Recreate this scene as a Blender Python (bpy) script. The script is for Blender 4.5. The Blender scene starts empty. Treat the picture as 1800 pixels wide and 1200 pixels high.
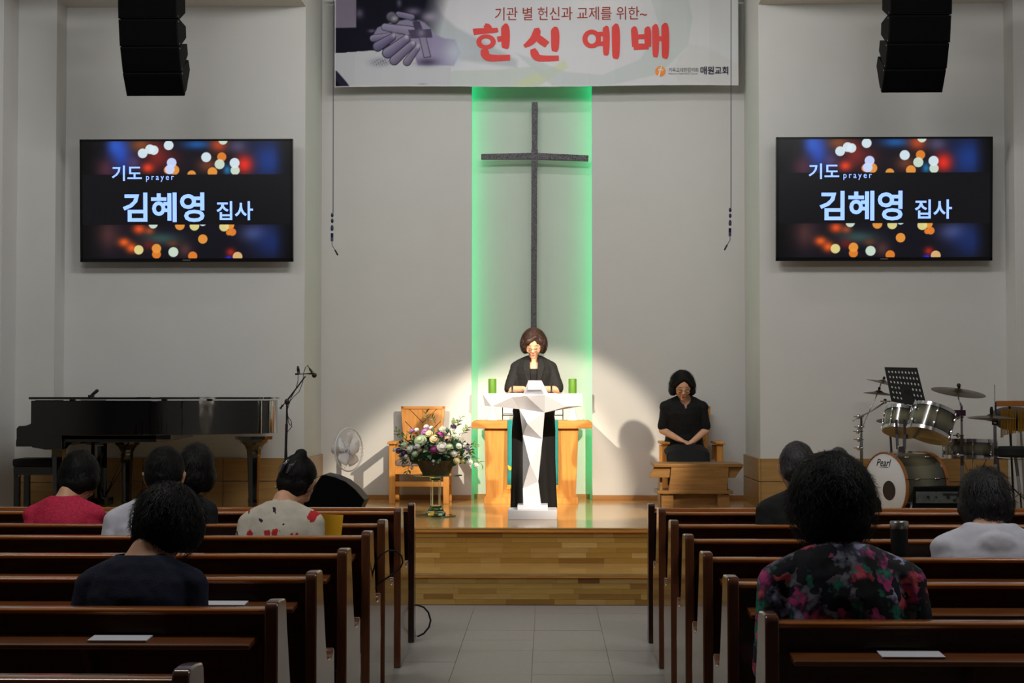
import bpy, bmesh, math, random
import numpy as np
from mathutils import Vector, Matrix, Euler, noise

S = bpy.context.scene
COL = S.collection
PI = math.pi
rnd = random.Random(7)

# ------------------------------------------------------------------ camera
YAW, PITCH, FPX = math.radians(1.175), math.radians(1.868), 2975.0
EYE = Vector((0, 0, 1.55))
cam_d = bpy.data.cameras.new('camera')
cam_d.sensor_width = 36
cam_d.lens = FPX * 36 / 1800
cam_d.clip_end = 100
cam = bpy.data.objects.new('camera', cam_d)
COL.objects.link(cam)
cam.location = EYE
cam.rotation_euler = (PI / 2 + PITCH, 0, YAW)
S.camera = cam
RM = Euler((PI / 2 + PITCH, 0, YAW)).to_matrix()


def P(px, py, Y):
    """point of the room at depth Y that is seen at photo pixel px, py"""
    r = RM @ Vector((px - 900, 600 - py, -FPX))
    return EYE + r * (Y / r.y)


# ------------------------------------------------------------------ world, lights, exposure
S.view_settings.view_transform = 'Standard'
S.view_settings.look = 'None'
S.view_settings.exposure = 0.0
S.view_settings.gamma = 1.0
S.view_settings.use_curve_mapping = False
w = bpy.data.worlds.new('world')
S.world = w
w.use_nodes = True
w.node_tree.nodes['Background'].inputs[0].default_value = (0.75, 0.8, 1, 1)
w.node_tree.nodes['Background'].inputs[1].default_value = 0.02


def aim(o, target):
    o.rotation_euler = (Vector(target) - o.location).to_track_quat('-Z', 'Y').to_euler()


def area(name, loc, target, sx, sy, power, color):
    d = bpy.data.lights.new(name, 'AREA')
    d.shape = 'RECTANGLE'
    d.size, d.size_y, d.energy, d.color = sx, sy, power, color
    o = bpy.data.objects.new(name, d)
    COL.objects.link(o)
    o.location = loc
    aim(o, target)
    return o


def spot(name, loc, target, power, color, size, blend, radius=0.06):
    d = bpy.data.lights.new(name, 'SPOT')
    d.energy, d.color, d.spot_size, d.spot_blend, d.shadow_soft_size = power, color, math.radians(size), blend, radius
    o = bpy.data.objects.new(name, d)
    COL.objects.link(o)
    o.location = loc
    aim(o, target)
    return o


WHITE = (1.0, 0.995, 0.965)
WARM = (1.0, 0.85, 0.65)
# nave ceiling lamps near the stage (general room light), two added lights over the pews, stage wall-wash lamps, two warm spots
area('overhead_light', (-0.3, 11.2, 5.5), (0, 16.8, 2.2), 2.4, 0.5, 112, WHITE)
area('overhead_light', (-3.9, 12.2, 5.1), (-3.6, 15.8, 2.6), 1.6, 0.5, 20, WHITE)
area('overhead_light', (3.4, 12.2, 5.1), (3.4, 15.8, 2.6), 1.6, 0.5, 17, WHITE)
area('overhead_light', (-2.6, 6.6, 5.5), (-2.2, 8.6, 0.9), 1.6, 1.0, 85, WHITE)  # added fill, no visible fixture: brightens the backs in the left pews
area('overhead_light', (3.0, 6.2, 5.5), (2.4, 8.2, 0.9), 1.6, 1.0, 85, WHITE)  # added fill likewise for the right pews
area('wall_wash_light', (0, 14.6, 5.45), (0, 17.0, 2.4), 2.6, 0.08, 16, WHITE)
spot('spot_light', (-3.1, 9.0, 4.7), (0.06, 17.0, 0.88), 3300, WARM, 15.0, 0.35)
spot('spot_light', (3.2, 9.0, 4.7), (-0.7, 17.0, 0.24), 3500, WARM, 18.5, 0.35)

# ------------------------------------------------------------------ materials


def s(r, g, b):
    f = lambda c: ((c / 255 + 0.055) / 1.055) ** 2.4 if c > 10 else c / 255 / 12.92
    return (f(r), f(g), f(b), 1)


def mat(name, c, rough=0.6, metal=0.0, var=0.08, scale=12.0, bump=0.0, bscale=60.0, coat=0.0, stretch=(1, 1, 1), spec=0.5, emis=0.0, trans=0.0, sheen=0.0, ior=1.45, c2=None, detail=4):
    m = bpy.data.materials.new(name)
    m.use_nodes = True
    nt = m.node_tree
    b = nt.nodes['Principled BSDF']
    tc = nt.nodes.new('ShaderNodeTexCoord')
    mp = nt.nodes.new('ShaderNodeMapping')
    mp.inputs['Scale'].default_value = stretch
    nt.links.new(tc.outputs['Object'], mp.inputs['Vector'])
    nz = nt.nodes.new('ShaderNodeTexNoise')
    nz.inputs['Scale'].default_value = scale
    nz.inputs['Detail'].default_value = detail
    nt.links.new(mp.outputs[0], nz.inputs['Vector'])
    cr = nt.nodes.new('ShaderNodeValToRGB')
    lo = c2 if c2 else tuple(x * (1 - var) for x in c[:3]) + (1,)
    hi = c if c2 else tuple(min(1, x * (1 + var)) for x in c[:3]) + (1,)
    cr.color_ramp.elements[0].position, cr.color_ramp.elements[1].position = 0.3, 0.7
    cr.color_ramp.elements[0].color, cr.color_ramp.elements[1].color = lo, hi
    nt.links.new(nz.outputs['Fac'], cr.inputs[0])
    nt.links.new(cr.outputs[0], b.inputs['Base Color'])
    b.inputs['Roughness'].default_value = rough
    b.inputs['Metallic'].default_value = metal
    b.inputs['Specular IOR Level'].default_value = spec
    b.inputs['Coat Weight'].default_value = coat
    b.inputs['Coat Roughness'].default_value = 0.08
    b.inputs['Transmission Weight'].default_value = trans
    b.inputs['Sheen Weight'].default_value = sheen
    b.inputs['IOR'].default_value = ior
    if emis:
        nt.links.new(cr.outputs[0], b.inputs['Emission Color'])
        b.inputs['Emission Strength'].default_value = emis
    if bump:
        n2 = nt.nodes.new('ShaderNodeTexNoise')
        n2.inputs['Scale'].default_value = bscale
        nt.links.new(mp.outputs[0], n2.inputs['Vector'])
        bp = nt.nodes.new('ShaderNodeBump')
        bp.inputs['Strength'].default_value = bump
        bp.inputs['Distance'].default_value = 0.004
        nt.links.new(n2.outputs['Fac'], bp.inputs['Height'])
        nt.links.new(bp.outputs[0], b.inputs['Normal'])
    return m


def vcol_mat(name, emis=0.0, rough=0.6, attr='paint'):
    m = bpy.data.materials.new(name)
    m.use_nodes = True
    nt = m.node_tree
    b = nt.nodes['Principled BSDF']
    a = nt.nodes.new('ShaderNodeVertexColor')
    a.layer_name = attr
    b.inputs['Roughness'].default_value = rough
    if emis:
        b.inputs['Base Color'].default_value = (0.004, 0.004, 0.005, 1)
        nt.links.new(a.outputs[0], b.inputs['Emission Color'])
        b.inputs['Emission Strength'].default_value = emis
    else:
        nt.links.new(a.outputs[0], b.inputs['Base Color'])
    return m


M = {}
M['plaster'] = mat('plaster', s(206, 206, 204), 0.85, var=0.015, scale=3, bump=0.05, bscale=90)
M['ceiling'] = mat('ceiling_paint', s(205, 202, 195), 0.9, var=0.02)
M['floor'] = mat('vinyl_floor', s(148, 144, 142), 0.42, var=0.06, scale=30, bump=0.04)
M['carpet'] = mat('nave_floor', s(156, 152, 148), 0.5, var=0.06, scale=30)
M['pew'] = mat('pew_wood', s(66, 31, 16), 0.22, var=0.25, scale=5, coat=0.6, stretch=(1, 8, 8), spec=0.5)
M['pew_rail_lit'] = mat('pew_rail_wood_lit', s(176, 106, 50), 0.2, var=0.2, scale=5, coat=0.7, stretch=(1, 8, 8))  # pew wood made lighter: stage light on the rails put into the colour
M['shelf'] = mat('book_shelf_wood', s(110, 62, 28), 0.3, var=0.2, scale=5, coat=0.3, stretch=(1, 8, 8))
M['pew_end'] = mat('pew_end_wood', s(92, 52, 30), 0.25, var=0.2, scale=5, coat=0.5, stretch=(8, 8, 1))
M['pew_front'] = mat('pew_front_wood', s(42, 18, 12), 0.3, var=0.2, scale=5, coat=0.5, stretch=(8, 8, 1))
M['oak'] = mat('light_oak', s(214, 150, 72), 0.42, var=0.12, scale=4, stretch=(10, 10, 1), c2=s(190, 126, 56))
M['oak_h'] = mat('light_oak_across', s(214, 150, 72), 0.42, var=0.12, scale=4, stretch=(1, 10, 10), c2=s(192, 128, 58))
M['wains'] = mat('wainscot_oak', s(172, 136, 84), 0.38, var=0.1, scale=3, stretch=(1, 6, 10), c2=s(154, 118, 68))
M['skirt'] = mat('skirting_oak', s(160, 112, 60), 0.5, var=0.1, scale=5, stretch=(1, 8, 8))
M['desk'] = mat('desk_oak_shaded', s(138, 100, 52), 0.4, var=0.12, scale=4, stretch=(1, 10, 10), c2=s(116, 80, 38))  # oak darkened: shade on the desk front put into the colour
M['stage'] = mat('stage_boards', s(206, 168, 104), 0.16, var=0.1, scale=2.5, stretch=(1.2, 14, 1), c2=s(180, 140, 80), coat=0.3)
M['white_lac'] = mat('white_lacquer', s(222, 224, 234), 0.4, var=0.01, coat=0.2)
M['black_lac'] = mat('black_piano_lacquer', s(8, 8, 9), 0.06, var=0.05, coat=1.0)
M['black_pl'] = mat('black_plastic', s(18, 18, 20), 0.5, var=0.1)
M['black_box'] = mat('black_speaker_paint', s(5, 5, 7), 0.7, var=0.2, bump=0.2, bscale=200, spec=0.15)
M['box_side'] = mat('dark_grey_speaker_side', s(34, 36, 38), 0.6, var=0.1)
M['grille'] = mat('speaker_grille', s(3, 3, 5), 0.8, var=0.2, bump=0.4, bscale=300, spec=0.08)
M['chrome'] = mat('chrome', s(205, 205, 212), 0.16, 1.0, var=0.05)
M['steel'] = mat('brushed_steel', s(180, 178, 172), 0.3, 1.0, var=0.08)
M['cymbal'] = mat('cymbal_bronze', s(92, 80, 52), 0.34, 0.9, var=0.15, scale=20)
M['brass'] = mat('brass_chime', s(190, 140, 50), 0.3, 0.9, var=0.1)
M['drumshell'] = mat('drum_shell_lacquer', s(14, 14, 12), 0.18, var=0.3, scale=3.2, coat=0.8, c2=s(150, 146, 110))
M['drumhead'] = mat('white_drum_head', s(205, 205, 208), 0.5, var=0.03)
M['darkhead'] = mat('drum_head_underside', s(44, 30, 24), 0.7, var=0.1)
M['hoop'] = mat('orange_drum_hoop', s(150, 92, 40), 0.3, var=0.1, coat=0.5)
M['rawiron'] = mat('cross_speckled_iron', s(128, 124, 132), 0.7, 0.1, var=0.3, scale=130, bump=0.8, bscale=120, c2=s(40, 38, 44), detail=2)
M['glass'] = mat('clear_glass', (0.9, 0.98, 0.95, 1), 0.02, var=0.0, trans=1.0, ior=1.45)
M['gglass'] = mat('green_edge_glass', (0.45, 0.8, 0.68, 1), 0.03, var=0.0, trans=1.0, ior=1.45)
M['basket'] = mat('woven_basket', s(88, 72, 46), 0.7, var=0.3, scale=60, bump=0.6, bscale=80, stretch=(1, 1, 3))
M['fanwhite'] = mat('fan_plastic', s(215, 215, 222), 0.4, var=0.02)
M['fanclear'] = mat('fan_blade_plastic', s(225, 225, 232), 0.3, var=0.02)
M['candle'] = mat('green_candle', s(92, 142, 34), 0.5, var=0.06)
M['teal'] = mat('teal_cloth', s(10, 130, 128), 0.7, var=0.08, scale=40, bump=0.3, bscale=300, sheen=0.3)
M['gold'] = mat('gold_thread', s(214, 176, 40), 0.5, 0.1, var=0.15, scale=80)
M['skin'] = mat('skin', s(226, 172, 138), 0.5, var=0.05, scale=25)
M['skin_dark'] = mat('tanned_skin', s(190, 138, 104), 0.5, var=0.05, scale=25)
M['hair_black'] = mat('black_hair', s(8, 7, 7), 0.6, var=0.4, scale=60, bump=0.5, bscale=120, stretch=(2, 2, .5), spec=0.3)
M['hair_soft'] = mat('soft_black_hair', s(12, 10, 10), 0.55, var=0.4, scale=60, bump=0.5, bscale=120, stretch=(2, 2, .5), spec=0.35)
M['hair_brown'] = mat('brown_hair', s(50, 30, 22), 0.5, var=0.4, scale=45, bump=0.6, bscale=110, stretch=(2, 2, .4))
M['hair_grey'] = mat('greying_hair', s(80, 76, 78), 0.5, var=0.3, scale=90, bump=0.5, bscale=150, stretch=(2, 2, .5), c2=s(24, 22, 24))
M['hair_silver'] = mat('grey_streaked_hair', s(46, 44, 46), 0.5, var=0.3, scale=40, bump=0.5, bscale=150, stretch=(2, 2, .5), c2=s(18, 17, 20))
M['jacket'] = mat('black_suit_cloth', s(13, 13, 15), 0.8, var=0.15, scale=50, bump=0.3, bscale=250, sheen=0.03)
M['black_cloth'] = mat('black_cloth', s(8, 8, 12), 0.8, var=0.15, scale=40, bump=0.3, bscale=200)
M['navy'] = mat('navy_knit', s(20, 26, 52), 0.85, var=0.15, scale=60, bump=0.4, bscale=250)
M['pink'] = mat('crimson_textured_cloth', s(206, 40, 78), 0.75, var=0.22, scale=70, bump=0.8, bscale=110)
M['white_cloth'] = mat('white_shirt_cloth', s(214, 214, 226), 0.75, var=0.05, scale=14, bump=1.0, bscale=14)
M['cream'] = mat('cream_cloth', s(214, 206, 190), 0.8, var=0.05, bump=0.5, bscale=40)
M['red_paint'] = mat('red_lettering', s(222, 62, 58), 0.6, var=0.03)
M['redbrown'] = mat('rust_lettering', s(198, 88, 72), 0.6, var=0.03)
M['navytext'] = mat('navy_lettering', s(36, 34, 80), 0.6, var=0.03)
M['greytext'] = mat('grey_lettering', s(110, 110, 120), 0.6, var=0.03)
M['logo'] = mat('orange_logo', s(232, 120, 50), 0.6, var=0.1, scale=30, c2=s(240, 170, 70))
M['cable'] = mat('black_cable', s(12, 12, 14), 0.5, var=0.1)
M['paper'] = mat('white_paper', s(226, 226, 236), 0.6, var=0.02)
M['yellow'] = mat('yellow_folder_card', s(232, 172, 12), 0.55, var=0.04)
M['bluecap'] = mat('navy_microphone_plastic', s(26, 26, 70), 0.4, var=0.1)
M['lips'] = mat('lipstick', s(176, 72, 76), 0.4, var=0.05)
M['eyedark'] = mat('eyelash', s(26, 18, 16), 0.5, var=0.1)
M['rim'] = mat('spectacle_rim', s(170, 140, 100), 0.3, 0.8, var=0.05)
M['rimdark'] = mat('dark_spectacle_rim', s(50, 34, 28), 0.3, 0.1, var=0.05)
M['clip'] = mat('silver_hair_clip', s(160, 158, 168), 0.2, 0.9, var=0.1)
M['seatcloth'] = mat('seat_upholstery', s(120, 100, 92), 0.8, var=0.3, scale=30)
M['led'] = mat('green_led_diffuser', (0.0, 0.55, 0.17, 1), 0.5, var=0.0, emis=10.0)
M['screentext'] = mat('screen_lettering', s(150, 182, 255), 0.5, var=0.0, emis=1.0)
M['amp_panel'] = mat('amplifier_panel', s(88, 96, 96), 0.4, 0.3, var=0.2, scale=30)


def floral(name):
    m = bpy.data.materials.new(name)
    m.use_nodes = True
    nt = m.node_tree
    b = nt.nodes['Principled BSDF']
    tc = nt.nodes.new('ShaderNodeTexCoord')
    nz = nt.nodes.new('ShaderNodeTexNoise')
    nz.inputs['Scale'].default_value = 26
    mixv = nt.nodes.new('ShaderNodeMix')
    mixv.data_type = 'RGBA'
    mixv.inputs[0].default_value = 0.10
    nt.links.new(tc.outputs['Object'], nz.inputs['Vector'])
    nt.links.new(tc.outputs['Object'], mixv.inputs[6])
    nt.links.new(nz.outputs['Color'], mixv.inputs[7])
    v = nt.nodes.new('ShaderNodeTexVoronoi')
    v.inputs['Scale'].default_value = 24
    nt.links.new(mixv.outputs[2], v.inputs['Vector'])
    sp = nt.nodes.new('ShaderNodeSeparateColor')
    nt.links.new(v.outputs['Color'], sp.inputs[0])
    cr = nt.nodes.new('ShaderNodeValToRGB')
    cr.color_ramp.interpolation = 'CONSTANT'
    cols = [(0, s(20, 16, 40)), (0.30, s(40, 140, 116)), (0.48, s(140, 140, 156)), (0.58, s(226, 84, 158)), (0.70, s(12, 12, 26)), (0.78, s(190, 188, 226)), (0.88, s(236, 96, 118))]
    cr.color_ramp.elements[0].color = cols[0][1]
    cr.color_ramp.elements[1].position, cr.color_ramp.elements[1].color = cols[1]
    for p_, c_ in cols[2:]:
        e = cr.color_ramp.elements.new(p_)
        e.color = c_
    nt.links.new(sp.outputs[0], cr.inputs[0])
    d = nt.nodes.new('ShaderNodeValToRGB')
    d.color_ramp.elements[0].position, d.color_ramp.elements[1].position = 0.3, 0.72
    d.color_ramp.elements[0].color, d.color_ramp.elements[1].color = (1, 1, 1, 1), (.12, .12, .18, 1)
    nt.links.new(v.outputs['Distance'], d.inputs[0])
    mu = nt.nodes.new('ShaderNodeMix')
    mu.data_type = 'RGBA'
    mu.blend_type = 'MULTIPLY'
    mu.inputs[0].default_value = 1
    nt.links.new(cr.outputs[0], mu.inputs[6])
    nt.links.new(d.outputs[0], mu.inputs[7])
    nt.links.new(mu.outputs[2], b.inputs['Base Color'])
    b.inputs['Roughness'].default_value = 0.8
    return m


M['floral'] = floral('floral_print_cloth')


# ------------------------------------------------------------------ mesh builder
OFF = {}


def basis(d):
    d = d.normalized()
    up = Vector((0, 0, 1)) if abs(d.z) < 0.95 else Vector((0, 1, 0))
    a = d.cross(up).normalized()
    return a, a.cross(d).normalized()


class MB:
    def __init__(self):
        self.v, self.f = [], []

    def add(self, vs, fs):
        n = len(self.v)
        self.v += [Vector(p) for p in vs]
        self.f += [tuple(i + n for i in f) for f in fs]
        return self

    def box(self, c, d, R=None):
        c = Vector(c)
        R = R or Matrix.Identity(3)
        vs = [c + R @ Vector((x * d[0] / 2, y * d[1] / 2, z * d[2] / 2)) for x in (-1, 1) for y in (-1, 1) for z in (-1, 1)]
        return self.add(vs, [(0, 1, 3, 2), (4, 6, 7, 5), (0, 4, 5, 1), (2, 3, 7, 6), (0, 2, 6, 4), (1, 5, 7, 3)])

    def prism(self, poly, axis, a, b):
        """poly in the two other axes, extruded from a to b along axis (x: (y,z), y: (x,z), z: (x,y))"""
        def mk(p, t):
            return {'x': (t, p[0], p[1]), 'y': (p[0], t, p[1]), 'z': (p[0], p[1], t)}[axis]
        n = len(poly)
        ar = sum(poly[i][0] * poly[(i + 1) % n][1] - poly[(i + 1) % n][0] * poly[i][1] for i in range(n))
        flip = (ar > 0) ^ (b < a) ^ (axis == 'y')
        fs = [tuple(range(n))[::-1], tuple(range(n, 2 * n))] + [(i, (i + 1) % n, (i + 1) % n + n, i + n) for i in range(n)]
        if not flip:
            fs = [f[::-1] for f in fs]
        return self.add([mk(p, a) for p in poly] + [mk(p, b) for p in poly], fs)

    def tube(self, pts, r, seg=8, cap=True, side=None):
        pts = [Vector(p) for p in pts]
        n = len(pts)
        rr = r if isinstance(r, (list, tuple)) else [r] * n
        vs, fs = [], []
        pa = None
        for i, p in enumerate(pts):
            d = (pts[min(i + 1, n - 1)] - pts[max(i - 1, 0)])
            if d.length < 1e-9:
                d = Vector((0, 0, 1))
            d.normalize()
            if pa is None:
                a, b = (basis(d) if side is None else (Vector(side).normalized(), d.cross(Vector(side)).normalized()))
            else:
                a = pa - d * pa.dot(d)
                a = a.normalized() if a.length > 1e-6 else basis(d)[0]
                b = d.cross(a)
            pa = a
            q = rr[i] if isinstance(rr[i], (list, tuple)) else (rr[i], rr[i])
            for k in range(seg):
                t = 2 * PI * k / seg
                vs.append(p + a * (q[0] * math.cos(t)) + b * (q[1] * math.sin(t)))
        for i in range(n - 1):
            for k in range(seg):
                k2 = (k + 1) % seg
                fs.append((i * seg + k, i * seg + k2, (i + 1) * seg + k2, (i + 1) * seg + k))
        if cap:
            fs += [tuple(range(seg))[::-1], tuple((n - 1) * seg + k for k in range(seg))]
        return self.add(vs, fs)

    def capsule(self, a, b, ra, rb=None, seg=12):
        """rounded limb from a to b"""
        a, b = Vector(a), Vector(b)
        rb = ra if rb is None else rb
        d = (b - a)
        u = d.normalized() if d.length > 1e-6 else Vector((0, 0, 1))
        pts, rr = [], []
        for t in (-0.98, -0.8, -0.5, 0):
            pts.append(a + u * ra * t)
            rr.append(ra * math.sqrt(max(0.02, 1 - t * t)))
        for t in (0, 0.5, 0.8, 0.98):
            pts.append(b + u * rb * t)
            rr.append(rb * math.sqrt(max(0.02, 1 - t * t)))
        return self.tube(pts, rr, seg)

    def lathe(self, prof, c=(0, 0, 0), seg=24, R=None):
        """prof: (radius, height) pairs"""
        c = Vector(c)
        R = R or Matrix.Identity(3)
        n = len(prof)
        vs = [c + R @ Vector((r * math.cos(2 * PI * k / seg), r * math.sin(2 * PI * k / seg), z)) for r, z in prof for k in range(seg)]
        fs = [(i * seg + k, i * seg + (k + 1) % seg, (i + 1) * seg + (k + 1) % seg, (i + 1) * seg + k) for i in range(n - 1) for k in range(seg)]
        if prof[0][0] > 1e-5:
            fs.append(tuple(range(seg))[::-1])
        if prof[-1][0] > 1e-5:
            fs.append(tuple((n - 1) * seg + k for k in range(seg)))
        return self.add(vs, fs)

    def ell(self, c, r, R=None, u=20, v=14):
        c = Vector(c)
        R = R or Matrix.Identity(3)
        if not isinstance(r, (tuple, list)):
            r = (r, r, r)
        vs = [c + R @ Vector((0, 0, -r[2]))]
        for j in range(1, v):
            ph = -PI / 2 + PI * j / v
            for i in range(u):
                th = 2 * PI * i / u
                vs.append(c + R @ Vector((r[0] * math.cos(ph) * math.cos(th), r[1] * math.cos(ph) * math.sin(th), r[2] * math.sin(ph))))
        vs.append(c + R @ Vector((0, 0, r[2])))
        fs = [(0, 1 + (i + 1) % u, 1 + i) for i in range(u)]
        for j in range(v - 2):
            for i in range(u):
                a, b = 1 + j * u + i, 1 + j * u + (i + 1) % u
                fs.append((a, b, b + u, a + u))
        L = len(vs) - 1
        o = 1 + (v - 2) * u
        fs += [(o + i, o + (i + 1) % u, L) for i in range(u)]
        return self.add(vs, fs)

    def quadstrip(self, pts, w, nrm):
        """thin ribbon along pts, width list w, lying across nrm"""
        vs, fs = [], []
        n = len(pts)
        for i, p in enumerate(pts):
            d = pts[min(i + 1, n - 1)] - pts[max(i - 1, 0)]
            a = d.cross(nrm)
            a = a.normalized() if a.length > 1e-7 else Vector((1, 0, 0))
            vs += [p - a * w[i] / 2, p + a * w[i] / 2]
        fs = [(2 * i, 2 * i + 1, 2 * i + 3, 2 * i + 2) for i in range(n - 1)]
        return self.add(vs, fs)

    def xf(self, Mx):
        self.v = [Mx @ p for p in self.v]
        return self

    def build(self, name, m, parent=None, sharp=35, bevel=0.0, smooth=True, remesh=0.0, sm=0, strands=None, disp=None):
        off = OFF.get(parent, Vector((0, 0, 0)))
        me = bpy.data.meshes.new(name)
        me.from_pydata([tuple(p - off) for p in self.v], [], self.f)
        if remesh:
            me = remeshed(me, remesh, sm, name)
        if disp:
            co = np.empty(len(me.vertices) * 3)
            me.vertices.foreach_get('co', co)
            co = co.reshape(-1, 3)
            for i in range(len(co)):
                p = Vector(co[i])
                co[i] += np.array(disp(p))
            me.vertices.foreach_set('co', co.ravel())
        if strands:
            b2 = bmesh.new()
            b2.from_mesh(me)
            t = bpy.data.meshes.new('tmp')
            t.from_pydata([tuple(p - off) for p in strands.v], [], strands.f)
            b2.from_mesh(t)
            b2.to_mesh(me)
            b2.free()
            bpy.data.meshes.remove(t)
        if smooth:
            me.polygons.foreach_set('use_smooth', [True] * len(me.polygons))
            if not remesh:
                me.set_sharp_from_angle(angle=math.radians(sharp))
        me.update()
        if m is not None:
            me.materials.append(m)
        o = bpy.data.objects.new(name, me)
        COL.objects.link(o)
        if parent is not None:
            o.parent = parent
            OFF[o] = off
        if bevel:
            bv = o.modifiers.new('edge', 'BEVEL')
            bv.width = bevel
            bv.segments = 2
            bv.limit_method = 'ANGLE'
        return o


def remeshed(me, vox, sm, name):
    o = bpy.data.objects.new('tmp', me)
    COL.objects.link(o)
    r = o.modifiers.new('r', 'REMESH')
    r.mode = 'VOXEL'
    r.voxel_size = vox
    if sm:
        q = o.modifiers.new('s', 'SMOOTH')
        q.iterations = sm
        q.factor = 0.5
    dg = bpy.context.evaluated_depsgraph_get()
    res = bpy.data.meshes.new_from_object(o.evaluated_get(dg))
    res.name = name
    bpy.data.objects.remove(o)
    bpy.data.meshes.remove(me)
    return res


def thing(name, label, cat, loc=(0, 0, 0), rz=0.0, group=None, local=False):
    o = bpy.data.objects.new(name, None)
    COL.objects.link(o)
    o.empty_display_size = 0.1
    o.location = loc
    o.rotation_euler = (0, 0, rz)
    o['label'], o['category'] = label, cat
    if group:
        o['group'] = group
    OFF[o] = Vector((0, 0, 0)) if local else Vector(loc)
    return o


def tag(o, label, cat, group=None, kind=None):
    if label:
        o['label'] = label
    if cat:
        o['category'] = cat
    if group:
        o['group'] = group
    if kind:
        o['kind'] = kind
    return o


def struct(name, mb, m, **k):
    o = mb.build(name, m, **k)
    o['kind'] = 'structure'
    return o


def grid_obj(name, nx, nz, fn, colors, m, parent):
    """flat printed sheet: fn(u, v) gives the point, colors a (nz, nx, 3) linear array"""
    off = OFF.get(parent, Vector((0, 0, 0)))
    U, V = np.meshgrid(np.linspace(0, 1, nx), np.linspace(0, 1, nz))
    co = fn(U, V)
    co = co - np.array(off)
    idx = np.arange(nx * nz).reshape(nz, nx)
    f = np.stack([idx[:-1, :-1], idx[1:, :-1], idx[1:, 1:], idx[:-1, 1:]], -1).reshape(-1, 4)
    me = bpy.data.meshes.new(name)
    me.vertices.add(nx * nz)
    me.vertices.foreach_set('co', co.reshape(-1))
    me.loops.add(f.size)
    me.loops.foreach_set('vertex_index', f.ravel())
    me.polygons.add(len(f))
    me.polygons.foreach_set('loop_start', np.arange(0, f.size, 4))
    me.polygons.foreach_set('use_smooth', [True] * len(f))
    me.update(calc_edges=True)
    ca = me.color_attributes.new('paint', 'FLOAT_COLOR', 'POINT')
    rgba = np.ones((nx * nz, 4), dtype=np.float32)
    rgba[:, :3] = colors.reshape(-1, 3)
    ca.data.foreach_set('color', rgba.ravel())
    me.materials.append(m)
    o = bpy.data.objects.new(name, me)
    COL.objects.link(o)
    o.parent = parent
    OFF[o] = off
    return o


def text_verts(txt, bold=0.0, spacing=1.0, shear=0.0):
    cu = bpy.data.curves.new('t', 'FONT')
    cu.body = txt
    cu.bevel_depth = bold
    cu.bevel_resolution = 1
    cu.space_character = spacing
    cu.shear = shear
    cu.resolution_u = 3
    cu.fill_mode = 'BOTH' if bold else 'FRONT'
    o = bpy.data.objects.new('t', cu)
    COL.objects.link(o)
    dg = bpy.context.evaluated_depsgraph_get()
    me = bpy.data.meshes.new_from_object(o.evaluated_get(dg))
    vs = [v.co.copy() for v in me.vertices]
    fs = [tuple(p.vertices) for p in me.polygons]
    bpy.data.objects.remove(o)
    bpy.data.meshes.remove(me)
    return vs, fs


def lettering(txt, m, parent, corner, ux, uz, bold=0.0, spacing=1.0, shear=0.0, name='lettering', lift=None):
    """text fitted into the rectangle corner + [0,1] ux + [0,1] uz (corner lower left)"""
    vs, fs = text_verts(txt, bold, spacing, shear)
    x0, x1 = min(v.x for v in vs), max(v.x for v in vs)
    y0, y1 = min(v.y for v in vs), max(v.y for v in vs)
    corner, ux, uz = Vector(corner), Vector(ux), Vector(uz)
    n = ux.cross(uz).normalized()
    b = MB()
    b.v = [corner + ux * ((v.x - x0) / (x1 - x0)) + uz * ((v.y - y0) / (y1 - y0)) for v in vs]
    k = len(b.v)
    b.f = list(fs)
    if lift is not None:
        b.v = [p + n * lift(p) for p in b.v]
    return b.build(name, m, parent, smooth=False)

# ------------------------------------------------------------------ the room shell
PZ = 0.514           # height of the platform
YF, YP, YS, YW = 12.68, 13.46, 15.85, 17.03   # step front, platform front, side walls, recess wall
XL = P(535, 640, YS).x       # inner edge of left side wall
XR = P(1336, 640, YS).x
XNL, XNR = P(829, 640, YW).x, P(1041, 640, YW).x
ND = 0.19            # depth of the niche
CS, CR = 5.235, 5.62  # ceiling heights: sides, centre
XO = 6.4

fl = struct('floor', MB().box((0, 3.3, -0.06), (2 * XO, 18.8, 0.1)), M['carpet'], smooth=False)
# aisle tiles, single squares with a fine joint
tl = 0.45
proto = None
base = MB().box((0, 0, 0), (tl - 0.0025, tl - 0.0025, 0.008))
for j in range(21):
    for i in range(4):
        x, y = -0.985 + tl * (i + 0.5), 3.21 + tl * (j + 0.5)
        if proto is None:
            proto = base.build('floor_tile', M['floor'], fl, smooth=False)
            t = proto
        else:
            t = proto.copy()
            COL.objects.link(t)
        t.location = (x, y, -0.006 + rnd.uniform(-.0006, .0006))
struct('wall_back', MB().box((0, -6.1, 2.8), (2 * XO + .2, 0.1, 5.8)), M['plaster'], smooth=False)
struct('wall_left', MB().box((-XO - .05, 5.5, 2.8), (0.1, 23.2, 5.8)), M['plaster'], smooth=False)
struct('wall_right', MB().box((XO + .05, 5.5, 2.8), (0.1, 23.2, 5.8)), M['plaster'], smooth=False)
struct('ceiling', MB().box((0, 5.5, CR + .05), (2 * XO + .2, 23.4, 0.1)), M['ceiling'], smooth=False)
# lowered ceilings over both sides of the stage
for nm, a, b in (('trim_1', -XO, XL), ('trim_2', XR, XO)):
    struct(nm, MB().box(((a + b) / 2, (YS + 13.6) / 2, (CS + CR) / 2), (b - a, YS - 13.6, CR - CS)), M['ceiling'], smooth=False)
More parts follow.
